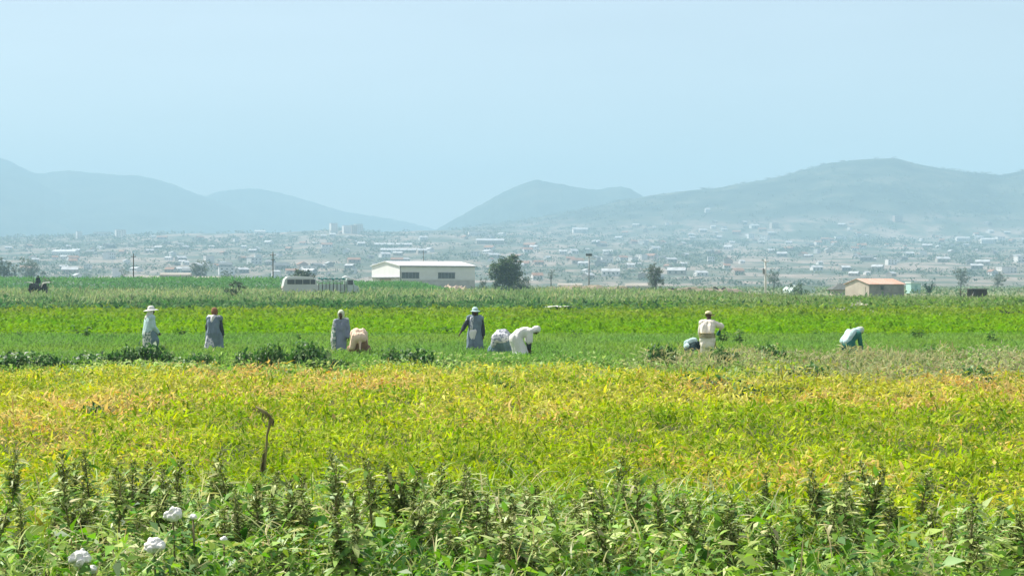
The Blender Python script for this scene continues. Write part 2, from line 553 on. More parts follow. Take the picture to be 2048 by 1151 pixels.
def margin_weeds():
    """ragged strip of weeds between the yellow crop and the green field, tall and pale on the right"""
    parts = []
    x, y = scatter(95000, 34, 51.5, .6)
    rt = sstep(4.0, 9.0, x)
    near = 40.6 - 4 * rt * fbm(x / 3, x * 0, 81, 2) * 1.2 - 6.0 * sstep(.5, .8, fbm(x / 1.8, y / 3, 83, 2))
    keep = (y > near) & (rng.uniform(0, 1, len(x)) < np.clip(1.1 - (y - 46.5 - .6 * np.sin(x)) / 4, 0, 1))
    x, y, rt = x[keep], y[keep], rt[keep]
    cl = fbm(x / 1.1, y / 1.4, 82, 3)
    top = .16 + .62 * np.clip(cl - .15, 0, 1) + .12 * rt
    z = gz(x, y) + top * (1 - .7 * rng.uniform(0, 1, len(x)) ** 1.3)
    L = rng.uniform(.07, .17, len(x))
    v, q, k = leaves(np.stack([x, y, z], 1), rng.uniform(0, 2 * math.pi, len(x)), rng.normal(.2, .55, len(x)), rng.normal(0, .5, len(x)), L, L * rng.uniform(.28, .5, len(x)), .14, .2)
    g = col_mix([(.05, .16, .025), (.16, .31, .05), (.30, .44, .10), (.46, .54, .24)], np.clip(cl * 1.2 - .1 + rng.normal(0, .2, len(x)), 0, 1))
    pale = col_mix([(.12, .17, .06), (.30, .33, .16), (.44, .43, .25), (.36, .31, .13)], np.clip(rng.normal(.5, .25, len(x)), 0, 1))
    g = np.where((rng.uniform(0, 1, len(x)) < rt * .75)[:, None], pale, g)
    parts.append((v, q, k, jit(g, .28)))
    # the taller pale weeds on the right, nearer to us
    x, y = scatter(95000, 31, 47, .6)
    prob = sstep(.0, 5.0, x - 2.0 - (y < 38) * 2.0) * sstep(.34, .50, fbm(x / 2.4, y / 4, 84, 3)) * sstep(32, 37, y - 1.2 * (fbm(x / 2, x * 0, 85) - .5) * 4)
    keep = rng.uniform(0, 1, len(x)) < prob
    x, y = x[keep], y[keep]
    cl = fbm(x / .9, y / 1.2, 86, 3)
    z = gz(x, y) + (.30 + .62 * cl) * rng.uniform(.35, 1.0, len(x))
    v, q, k = blades(np.stack([x, y, z], 1), rng.uniform(0, 2 * math.pi, len(x)), rng.uniform(-.2, 1.3, len(x)), rng.normal(0, .5, len(x)),
                     rng.uniform(.10, .26, len(x)), rng.uniform(.012, .035, len(x)), rng.uniform(.1, 1, len(x)))
    g = col_mix([(.09, .15, .04), (.24, .28, .11), (.42, .42, .23), (.40, .34, .14)], np.clip(cl * 1.3 - .2 + rng.normal(0, .22, len(x)), 0, 1))
    parts.append((v, q, k, jit(g, .28)))
    tag(foliage('margin_weeds', parts, M['leaf']), 'ragged strip of pale and dark weeds in front of the workers', 'weeds', kind='stuff')


margin_weeds()


def seedling_field():
    """smooth fine-leaved crop the workers stand in"""
    parts = []
    x, y = scatter(120000, 45.5, 69.5, .8)
    z = gz(x, y) + (.37 + .08 * fbm(x / 2.5, y / 5, 91, 2)) * (1 - .35 * rng.uniform(0, 1, len(x)) ** 2)
    L = rng.uniform(.10, .2, len(x))
    v, q, k = blades(np.stack([x, y, z], 1), rng.uniform(0, 2 * math.pi, len(x)), rng.uniform(.1, 1.3, len(x)), rng.normal(0, .5, len(x)), L, L * .22, rng.uniform(.2, .9, len(x)))
    g = col_mix([(.13, .28, .055), (.165, .31, .065), (.20, .325, .055)], np.clip(.5 + (fbm(x / 5, y / 9, 92, 2) - .5) * 1.4, 0, 1))
    parts.append((v, q, k, jit(g, .12, .05)))
    tag(foliage('seedling_field', parts, M['leaf']), 'smooth mid green crop with the field workers standing in it', 'crop', kind='stuff')


seedling_field()


def lime_crop():
    parts = []
    x, y = scatter(130000, 68.5, 142, 1.2)
    edge = 68.8 + 1.5 * (fbm(x / 4, x * 0, 101, 2) - .5)
    keep = y > edge
    x, y = x[keep], y[keep]
    cl = fbm(x / 1.6, y / 3.5, 102, 3)
    z = gz(x, y) + (.30 + .35 * cl) * (1 - .4 * rng.uniform(0, 1, len(x)) ** 1.5)
    L = rng.uniform(.14, .30, len(x)) * (1 + (y - 68) / 120)
    v, q, k = leaves(np.stack([x, y, z], 1), rng.uniform(0, 2 * math.pi, len(x)), rng.normal(.3, .45, len(x)), rng.normal(0, .4, len(x)), L, L * .5, .14, .2)
    t = np.clip(.5 + (cl - .5) * 1.2 + rng.normal(0, .1, len(x)), 0, 1)
    a = col_mix([(.10, .26, .001), (.15, .32, .001), (.20, .35, .004)], t)
    b = col_mix([(.10, .21, .012), (.17, .28, .02), (.25, .32, .05)], t)
    f = sstep(82, 120, y + (fbm(x / 8, y / 9, 103, 2) - .5) * 30)[:, None]
    parts.append((v, q, k, jit(a * (1 - f) + b * f, .2, .07)))
    tag(foliage('lime_crop', parts, M['leaf']), 'bright lime green crop in the band behind the workers', 'crop', kind='stuff')


lime_crop()


def far_weeds():
    """dark bushy weeds then tall pale grass beyond the lime crop"""
    parts = []
    x, y = scatter(60000, 128, 176, 1.0)
    cl = fbm(x / 4.0, y / 8, 111, 3)
    keep = rng.uniform(0, 1, len(x)) < sstep(.25, .5, cl + (y - 140) / 120)
    x, y, cl = x[keep], y[keep], cl[keep]
    z = gz(x, y) + (.25 + 1.1 * np.clip(cl - .15, 0, 1)) * rng.uniform(.35, 1, len(x))
    L = rng.uniform(.25, .6, len(x))
    v, q, k = leaves(np.stack([x, y, z], 1), rng.uniform(0, 2 * math.pi, len(x)), rng.normal(.3, .5, len(x)), rng.normal(0, .5, len(x)), L, L * .5, .14, .2)
    rt = sstep(-5, 25, x)
    a = col_mix([(.035, .10, .03), (.065, .16, .05), (.14, .24, .09)], np.clip(rng.normal(.45, .28, len(x)), 0, 1))
    b = col_mix([(.07, .16, .03), (.15, .26, .05), (.24, .33, .10)], np.clip(rng.normal(.5, .28, len(x)), 0, 1))
    parts.append((v, q, k, jit(np.where((rng.uniform(0, 1, len(x)) < rt)[:, None], b, a), .25)))
    x, y = scatter(52000, 150, 236, .9)
    cl = fbm(x / 5, y / 10, 113, 3)
    rt = sstep(10, 35, x)
    hh = (1.05 - .45 * rt) * (.35 + 1.15 * cl)
    z = gz(x, y) + hh * rng.uniform(.25, .9, len(x))
    v, q, k = blades(np.stack([x, y, z], 1), rng.uniform(0, 2 * math.pi, len(x)), rng.uniform(.3, 1.4, len(x)), rng.normal(0, .4, len(x)),
                     rng.uniform(.3, .75, len(x)), rng.uniform(.05, .13, len(x)), rng.uniform(.1, .8, len(x)))
    g = col_mix([(.09, .19, .055), (.20, .30, .11), (.36, .40, .20)], np.clip(cl * 1.5 - .3 + rng.normal(0, .22, len(x)), 0, 1))
    g2 = col_mix([(.09, .18, .04), (.17, .26, .07), (.26, .32, .13)], np.clip(cl * 1.2 - .1 + rng.normal(0, .22, len(x)), 0, 1))
    parts.append((v, q, k, jit(np.where((rng.uniform(0, 1, len(x)) < rt)[:, None], g2, g), .2)))
    tag(foliage('far_weeds', parts, M['leaf']), 'band of dark bushy weeds and tall pale grass beyond the lime crop', 'weeds', kind='stuff')


far_weeds()


def maize_field():
    parts = []
    n = 30000
    x = rng.uniform(-118, 6, n); y = rng.uniform(262, 300, n)
    px = 1024 + F * x / y
    keep = (px < 905) & ((px < 560) | (px > 690) | (y > 285))
    x, y = x[keep], y[keep]; px = px[keep]
    h = np.where(px < 600, 2.55, 1.9) * (1 - .65 * sstep(820, 905, px)) * (.92 + .16 * fbm(x / 6, y / 6, 121, 2))
    z = gz(x, y) + h * (1 - .8 * rng.uniform(0, 1, len(x)) ** 1.5)
    v, q, k = blades(np.stack([x, y, z], 1), rng.uniform(0, 2 * math.pi, len(x)), rng.uniform(-.1, 1.2, len(x)), rng.normal(0, .4, len(x)),
                     rng.uniform(.5, .9, len(x)), rng.uniform(.10, .18, len(x)), rng.uniform(.3, 1.1, len(x)))
    g = col_mix([(.055, .17, .05), (.09, .23, .07), (.14, .27, .09)], rng.uniform(0, 1, len(x)))
    parts.append((v, q, k, jit(g, .2, .06)))
    tag(foliage('maize_field', parts, M['leaf']), 'dark green tall crop along the far edge in front of the white barn', 'crop', kind='stuff')


maize_field()


def plain_scrub():
    """low scrub across the flat land behind the fields"""
    parts = []
    x, y = scatter(34000, 238, 900, .7)
    cl = fbm(x / 14, y / 30, 131, 3)
    keep = rng.uniform(0, 1, len(x)) < sstep(.3, .6, cl) + .25
    x, y, cl = x[keep], y[keep], cl[keep]
    z = gz(x, y) * (y < 480) + rng.uniform(.1, .9, len(x)) * (.3 + cl)
    L = rng.uniform(.4, 1.1, len(x))
    v, q, k = leaves(np.stack([x, y, z], 1), rng.uniform(0, 2 * math.pi, len(x)), rng.normal(.4, .5, len(x)), rng.normal(0, .5, len(x)), L, L * .45, .14, .2)
    g = col_mix([(.06, .12, .05), (.12, .19, .08), (.25, .27, .15)], np.clip(rng.normal(.45, .3, len(x)), 0, 1))
    parts.append((v, q, k, jit(g, .25)))
    tag(foliage('plain_scrub', parts, M['leaf']), 'low scrub on the flat land behind the fields', 'scrub', kind='stuff')


plain_scrub()


def clump_tree_leaves(cx, cy, cz, r, n, rg):
    d = rg.normal(0, 1, (n, 3)); d /= np.linalg.norm(d, axis=1)[:, None]
    rr = r * rg.uniform(.5, 1, (n, 1)) ** .5
    return np.array([cx, cy, cz]) + d * rr * np.array([1, 1, .85])


def solve_hill(px, py):
    """distance at which the hillside shows at this place of the photo"""
    d = np.linspace(D0, DB, 240)
    px = np.asarray(px, float); py = np.asarray(py, float)
    out = np.empty(len(px))
    for i in range(len(px)):
        z = hill_z((px[i] - 1024) / F * d, d)
        a = np.maximum.accumulate((z - EYE) / d * F)
        out[i] = np.interp(HOR - py[i], a, d)
    return out


def hillside_wood():
    """scattered trees and scrub all over the hill, a far wood that reads as one mass"""
    n = 13000
    px = rng.uniform(-150, 2250, n); d = np.where(rng.uniform(0, 1, n) < .62, rng.uniform(D0 + 40, DA, n), rng.uniform(DA, DB - 20, n))
    x = (px - 1024) / F * d
    dens = fbm(x / 60, d / 160, 141, 4)
    keep = (rng.uniform(0, 1, n) < sstep(.40, .6, dens) * .9 + .1) & ((d < DA) | (px > 900))
    x, d = x[keep], d[keep]
    # the wooded skyline of the right hill
    pxs = np.concatenate([rng.uniform(1250, 1560, 60), rng.uniform(1560, 2150, 75), rng.uniform(900, 1250, 30), rng.uniform(640, 760, 26)])
    ds = np.where(pxs > 800, DB + rng.uniform(-15, 10, len(pxs)), DA + rng.uniform(-30, 5, len(pxs)))
    x = np.concatenate([x, (pxs - 1024) / F * ds]); d = np.concatenate([d, ds])
    z = hill_z(x, d)
    n = len(x)
    r = rng.uniform(1.2, 3.6, n) * np.where(d > DA, .85, np.clip(d / 2200, .5, 1.0))
    m_ = 14
    dirs = rng.normal(0, 1, (n, m_, 3)); dirs /= np.linalg.norm(dirs, axis=2)[:, :, None]
    pos = np.stack([x, d, z + r * .75], 1)[:, None] + dirs * (r[:, None, None] * rng.uniform(.4, 1, (n, m_, 1))) * np.array([2.3, 1.5, .75])
    L = np.repeat(r * .95, m_)
    pos = pos.reshape(-1, 3)
    v, q, k = leaves(pos, rng.uniform(0, 6.28, len(pos)), rng.normal(.2, .6, len(pos)), rng.normal(0, .6, len(pos)), L, L * .8, .15, .2)
    g = np.repeat(col_mix([(.05, .085, .06), (.08, .125, .08), (.13, .165, .11)], rng.uniform(0, 1, n)), m_, axis=0)
    tag(foliage('hillside_wood', [(v, q, k, jit(g, .25))], M['tree_leaf']), 'scattered trees and scrub over the hazy hillside', 'wood', kind='stuff')


hillside_wood()

# ------------------------------------------------------------------ people
def vcap(bm, a, b, ra, rb, sx=1.0):
    """tapered capsule"""
    for c, r in ((a, ra), (b, rb)):
        bmesh.ops.create_icosphere(bm, subdivisions=2, radius=r, matrix=Matrix.Translation(c))
    ax = b - a
    l = ax.length
    if l > 1e-4:
        m = Matrix.Translation((a + b) / 2) @ ax.to_track_quat('Z', 'Y').to_matrix().to_4x4()
        bmesh.ops.create_cone(bm, cap_ends=True, segments=14, radius1=ra, radius2=rb, depth=l, matrix=m)


def fuse(name, caps, voxel, smooth=4, fold=0.0, seed=0, squash=None, fold_scale=(9, 9, 2.2)):
    """one continuous surface from tapered limbs"""
    bm = bmesh.new()
    parts = []
    for a, b, ra, rb in caps:
        t = bmesh.new(); vcap(t, Vector(a), Vector(b), ra, rb)
        me = bpy.data.meshes.new('t'); t.to_mesh(me); t.free(); bm.from_mesh(me); bpy.data.meshes.remove(me)
    me = bpy.data.meshes.new(name); bm.to_mesh(me); bm.free()
    o = bpy.data.objects.new('tmp', me); C.objects.link(o)
    md = o.modifiers.new('r', 'REMESH'); md.mode = 'VOXEL'; md.voxel_size = voxel
    if smooth:
        s = o.modifiers.new('s', 'SMOOTH'); s.iterations = smooth; s.factor = .5
    dg = bpy.context.evaluated_depsgraph_get()
    out = bpy.data.meshes.new_from_object(o.evaluated_get(dg))
    out.name = name
    bpy.data.objects.remove(o); bpy.data.meshes.remove(me)
    if fold:
        for v in out.vertices:
            c = v.co
            f = mnoise.noise(Vector((c.x * fold_scale[0] + seed, c.y * fold_scale[1], c.z * fold_scale[2]))) + .5 * mnoise.noise(Vector((c.x * fold_scale[0] * 2.3, c.y * fold_scale[1] * 2.3 + seed, c.z * fold_scale[2] * 2)))
            v.co = c + v.normal * f * fold * 1.7
    out.polygons.foreach_set('use_smooth', np.ones(len(out.polygons), bool))
    return out


def lathe(name, prof_, n=20, squash=(1, 1), tilt=None):
    bm = bmesh.new(); rings = []
    for r, z in prof_:
        rings.append([bm.verts.new((r * math.cos(2 * math.pi * k / n) * squash[0], r * math.sin(2 * math.pi * k / n) * squash[1], z)) for k in range(n)])
    for a, b in zip(rings, rings[1:]):
        for k in range(n): bm.faces.new((a[k], a[(k + 1) % n], b[(k + 1) % n], b[k]))
    bm.faces.new(rings[0][::-1]); bm.faces.new(rings[-1])
    bmesh.ops.recalc_face_normals(bm, faces=bm.faces)
    if tilt is not None: bmesh.ops.transform(bm, matrix=tilt, verts=bm.verts)
    me = bpy.data.meshes.new(name); bm.to_mesh(me); bm.free()
    me.polygons.foreach_set('use_smooth', np.ones(len(me.polygons), bool))
    return me


M['skin'] = paint('dark_skin', (.085, .045, .028), .15, 9, .5)
M['eye'] = paint('eye_white', (.5, .48, .45), .05, 9, .3)
M['lip'] = paint('lip', (.09, .03, .03), .1, 9, .5)


def cloth(name, c, var=.12, print_=None):
    lo = tuple(v * (1 - var) for v in c); hi = tuple(min(.9, v * (1 + var)) for v in c)
    stops = [(.3, lo), (.6, hi)]
    if print_: stops = [(.30, lo), (.50, c), (.54, print_), (.7, print_)]
    return noise_mat(name, stops, 14 if print_ else 5, .9, detail=2, spec=.15, bump=.15)


def lerp(a, b, t): return a + (b - a) * t


class Pose:
    """joint positions in metres, facing +y, feet at z = 0"""
    def __init__(s, h=1.65, bend=0.0, crouch=0.0, step=0.06, head_tilt=0.0, head_yaw=0.0):
        k = h / 1.70
        s.k = k
        hz = (.92 - crouch) * k
        back = -.22 * math.sin(min(bend, 1.6)) * k
        s.pel = Vector((0, back * .6 - crouch * .15, hz))
        s.hip = [s.pel + Vector((q * .095 * k, 0, -.03)) for q in (-1, 1)]
        s.ank = [Vector((q * .11 * k, (step if q > 0 else -step) * k, .075)) for q in (-1, 1)]
        s.knee = []
        for hp, an in zip(s.hip, s.ank):
            mid = lerp(hp, an, .5)
            mid.y += (.05 + crouch * .62) * k
            s.knee.append(mid)
        # spine curves forward
        p = s.pel.copy(); s.spine = [p.copy()]
        for q, l in ((.55, .18), (.95, .18), (1.15, .16)):
            a = bend * q
            p = p + Vector((0, math.sin(a), math.cos(a))) * l * k
            s.spine.append(p.copy())
        a = bend * 1.15
        s.updir = Vector((0, math.sin(a), math.cos(a)))
        s.fwd = Vector((0, math.cos(a), -math.sin(a)))
        s.sh = [s.spine[3] + Vector((q * .175 * k, 0, 0)) - s.updir * .035 * k for q in (-1, 1)]
        ah = bend * 1.0 + head_tilt
        s.hup = Vector((0, math.sin(ah), math.cos(ah)))
        hf = Vector((0, math.cos(ah), -math.sin(ah)))
        s.hfwd = Matrix.Rotation(head_yaw, 3, s.hup) @ hf
        s.hside = s.hfwd.cross(s.hup)
        s.neck = s.spine[3] + s.updir * .02 * k
        s.head = s.neck + lerp(s.updir, s.hup, .6) * .165 * k + s.hfwd * .015
        s.elb = [None, None]; s.wri = [None, None]
        for i, q in enumerate((-1, 1)):
            s.arm(i, s.sh[i] + Vector((q * .06, .0, -.29)) * k, s.sh[i] + Vector((q * .08, .07, -.53)) * k)

    def arm(s, i, elb, wri):
        s.elb[i] = Vector(elb); s.wri[i] = Vector(wri)


def body_caps(s):
    k = s.k; c = []
    c += [(s.hip[0], s.hip[1], .115 * k, .115 * k), (s.spine[0], s.spine[1], .125 * k, .115 * k)]
    for q in (-1, 1):
        o0 = Vector((q * .05, 0, 0)) * k; o1 = Vector((q * .085, 0, 0)) * k
        c += [(s.spine[1] + o0, s.spine[2] + o1, .095 * k, .10 * k), (s.spine[2] + o1, s.spine[3] + o1 - s.updir * .06, .10 * k, .075 * k)]
    c.append((s.sh[0], s.sh[1], .06 * k, .06 * k))
    c.append((s.neck - s.updir * .03, s.head - s.hup * .06, .056 * k, .052 * k))
    hd = s.head
    c += [(hd + s.hup * .035 - s.hfwd * .012, hd + s.hup * .03 + s.hfwd * .02, .088 * k, .078 * k),
          (hd + s.hfwd * .022 - s.hup * .015, hd - s.hup * .075 + s.hfwd * .045, .07 * k, .042 * k)]
    c.append((hd + s.hfwd * .09 + s.hup * .005, hd + s.hfwd * .108 - s.hup * .03, .010, .016))          # nose
    c.append((hd + s.hfwd * .083 - s.hup * .062 - s.hside * .02, hd + s.hfwd * .083 - s.hup * .062 + s.hside * .02, .012, .012))  # mouth
    for q in (-1, 1):
        c.append((hd + s.hside * q * .085 - s.hup * .02, hd + s.hside * q * .092 + s.hup * .018 - s.hfwd * .008, .012, .015))  # ear
        c.append((hd + s.hfwd * .082 + s.hside * q * .034 + s.hup * .03, hd + s.hfwd * .075 + s.hside * q * .05 + s.hup * .028, .010, .010))  # brow
    for i in (0, 1):
        c += [(s.hip[i], s.knee[i], .088 * k, .058 * k), (s.knee[i], lerp(s.knee[i], s.ank[i], .3), .056 * k, .058 * k),
              (lerp(s.knee[i], s.ank[i], .3), s.ank[i], .056 * k, .036 * k)]
        a = s.ank[i]
        c += [(a + Vector((0, -.03, -.035)), a + Vector((0, .09, -.042)), .034, .032), (a + Vector((0, .09, -.045)), a + Vector((0, .15, -.05)), .032, .022)]
        c += [(s.sh[i], s.elb[i], .052 * k, .04 * k), (s.elb[i], lerp(s.elb[i], s.wri[i], .35), .04 * k, .04 * k), (lerp(s.elb[i], s.wri[i], .35), s.wri[i], .04 * k, .026 * k)]
        # hand: palm, four unequal bent fingers, thumb off its side
        d = (s.wri[i] - s.elb[i]).normalized()
        inward = Vector((-1 if i else 1, .25, 0)); sd = d.cross(inward).normalized()     # across the palm
        nm = sd.cross(d).normalized()
        w_ = s.wri[i]
        for t in (-.026, -.009, .009, .026):
            c.append((w_ + d * .015 + sd * t * .6, w_ + d * .085 + sd * t, .015, .0125))
        for t, l in ((-.028, .058), (-.0095, .07), (.0095, .075), (.028, .066)):
            b0 = w_ + d * .085 + sd * t; b1 = b0 + (d * .9 + nm * .3).normalized() * l * .55
            b2 = b1 + (d * .55 + nm * .75).normalized() * l * .5
            c += [(b0, b1, .0095, .0085), (b1, b2, .0085, .007)]
        th = w_ + d * .03 + sd * .034
        c += [(w_ + d * .02 + sd * .018, th, .013, .012), (th, th + (d * .75 + sd * .55 + nm * .2).normalized() * .045, .0115, .008)]
    return c


def grow(caps, d): return [(a, b, ra + d, rb + d) for a, b, ra, rb in caps]


def torso_caps(s, d=.025, low=0.0):
    k = s.k; c = []
    for q in (-1, 1):
        o0 = Vector((q * .06, 0, 0)) * k; o1 = Vector((q * .09, 0, 0)) * k
        c += [(s.spine[0] + o0 - Vector((0, 0, low)), s.spine[1] + o0, .125 * k + d, .11 * k + d), (s.spine[1] + o0, s.spine[2] + o1, .11 * k + d, .105 * k + d),
              (s.spine[2] + o1, s.spine[3] + o1 - s.updir * .06, .105 * k + d, .075 * k + d)]
    c.append((s.sh[0], s.sh[1], .062 * k + d, .062 * k + d))
    return c


def sleeve_caps(s, i, d=.022, to=1.0):
    e = s.elb[i]; c = [(s.sh[i], e, .055 * s.k + d, .045 * s.k + d)]
    if to > 0: c.append((e, lerp(e, s.wri[i], to * .93), .045 * s.k + d, .034 * s.k + d))
    return c


def skirt_caps(s, hem=.25, flare=.1, d=.03, lean=0.0):
    k = s.k; c = []
    p = s.pel
    for q in (-1, 0, 1):
        a = p + Vector((q * .075, 0, .0)); kn = lerp(s.knee[0], s.knee[1], (q + 1) / 2); kn = lerp(p, kn, .9) + Vector((q * flare * .35, 0, 0))
        an = lerp(s.ank[0], s.ank[1], (q + 1) / 2); an = Vector((an.x + q * flare, an.y, hem))
        c += [(a, kn, .13 * k + d, .125 * k + d), (kn, an, .125 * k + d, .125 * k + d + flare * .3)]
    return c


def scarf_caps(s, d=.012, tail=True):
    hd = s.head
    c = [(hd + s.hup * .05 - s.hfwd * .03, hd + s.hup * .045 - s.hfwd * .005, .088 + d, .084 + d),
         (hd + s.hup * .01 - s.hfwd * .04, hd - s.hup * .06 - s.hfwd * .035, .086 + d, .075 + d)]
    for q in (-1, 1):
        c.append((hd + s.hside * q * .055 + s.hup * .02 - s.hfwd * .01, hd + s.hside * q * .05 - s.hup * .085 + s.hfwd * .0, .045 + d, .04 + d))
    if tail:
        c.append((hd - s.hup * .06 - s.hfwd * .045, s.spine[3] - s.hfwd * .085 - s.updir * .05, .07 + d, .075 + d))
        for q in (-1, 1): c.append((s.neck + s.hside * q * .03, s.sh[0 if q < 0 else 1] * .55 + s.neck * .45 - s.fwd * .03, .06 + d, .055 + d))
    return c


def head_frame(s):
    m = Matrix((s.hside, s.hfwd, s.hup)).transposed().to_4x4()
    m.translation = s.head
    return m


def make_person(pose, px, py, d, yaw, label, clothes, seed):
    """py: photo row of the feet on the ground at distance d; yaw turns the figure (0 faces away)"""
    x = pxx(px, d)
    root = empty('person', (x, d, float(gz(x, d))), label, 'person', 'field workers among the crops', yaw)
    me = fuse('body', body_caps(pose), .0085, 2)
    for m_ in (M['skin'], M['eye'], M['lip']): me.materials.append(m_)
    s = pose
    eyes = [s.head + s.hfwd * .083 + s.hside * q * .034 + s.hup * .012 for q in (-1, 1)]
    lip = s.head + s.hfwd * .092 - s.hup * .062
    for p in me.polygons:
        c = p.center
        if min((c - e).length for e in eyes) < .013: p.material_index = 1
        elif abs((c - lip).dot(s.hup)) < .011 and abs((c - lip).dot(s.hside)) < .03 and (c - lip).length < .035: p.material_index = 2
    b = bpy.data.objects.new('body', me); C.objects.link(b); b.parent = root
    for nm, mesh, mat in clothes(pose, seed):
        link(nm, mesh, mat, root)
    return root


CL = {
    'white': cloth('white_cotton', (.74, .74, .70), .06),
    'cream': cloth('cream_cotton', (.83, .77, .67), .06),
    'pink': cloth('pale_pink_cloth', (.74, .57, .43), .1),
    'brown': cloth('brown_cloth', (.24, .15, .10), .2),
    'teal': cloth('dull_teal_cloth', (.15, .225, .245), .15),
    'blue': cloth('shaded_blue_cloth', (.17, .225, .27), .18),  # blue-grey cloth, darkened in colour for the shaded gown fronts
    'slate': cloth('shaded_gown_cloth', (.22, .26, .33), .12),  # a light gown's shaded front, put into the cloth colour
    'green': cloth('dark_green_cloth', (.04, .17, .14), .2),
    'dark': cloth('black_green_cloth', (.012, .028, .03), .3),
    'print': cloth('leaf_print_cloth', (.62, .64, .58), .05, (.16, .26, .22)),
    'white_print': cloth('white_print_cloth', (.70, .70, .72), .05, (.30, .33, .40)),
    'pale_teal': cloth('pale_teal_cloth', (.46, .62, .62), .12),
    'rust': cloth('rust_headscarf', (.25, .13, .075), .2),
    'sage': cloth('pale_sage_headscarf', (.58, .64, .48), .1),
    'olive': cloth('olive_khaki', (.26, .22, .07), .15),
    'khaki': cloth('pale_khaki', (.72, .66, .40), .08),
    'charcoal': cloth('charcoal_sleeve', (.05, .06, .07), .2),
}


def brim_hat(s, mat, seed=0, tilt=.0, r=.22):
    pr = [(.001, .175), (.05, .172), (.085, .15), (.10, .10), (.104, .065), (.15, .052), (r, .028), (r + .002, .02), (.15, .042), (.098, .052), (.001, .06)]
    me = lathe('hat', pr[::-1], 22, (1, 1.08), head_frame(s) @ Matrix.Rotation(tilt, 4, 'X'))
    return ('hat', me, mat)


def cap_hat(s, mat):
    pr = [(.001, .145), (.05, .14), (.085, .115), (.100, .075), (.102, .045), (.001, .045)]
    m = head_frame(s)
    bm = bmesh.new(); bm.from_mesh(lathe('cap', pr[::-1], 20, (1, 1.08), m))
    # visor: a thin curved tongue in front
    n = 9; up = []; lo = []
    for r_, dz in ((.0, 0), (1, -.018)):
        for k in range(n):
            a = math.pi * (.15 + .7 * k / (n - 1))
            rr = .095 if r_ == 0 else .185
            for lst, z in ((up, .052), (lo, .044)):
                lst.append(bm.verts.new(m @ Vector((rr * math.cos(a) * .95, rr * math.sin(a), z + dz))))
    for k in range(n - 1):
        bm.faces.new((up[k], up[k + 1], up[n + k + 1], up[n + k])); bm.faces.new((lo[k + 1], lo[k], lo[n + k], lo[n + k + 1]))
        bm.faces.new((up[n + k], up[n + k + 1], lo[n + k + 1], lo[n + k]))
    me = bpy.data.meshes.new('cap'); bm.to_mesh(me); bm.free()
    return ('cap', me, mat)


VX = .016


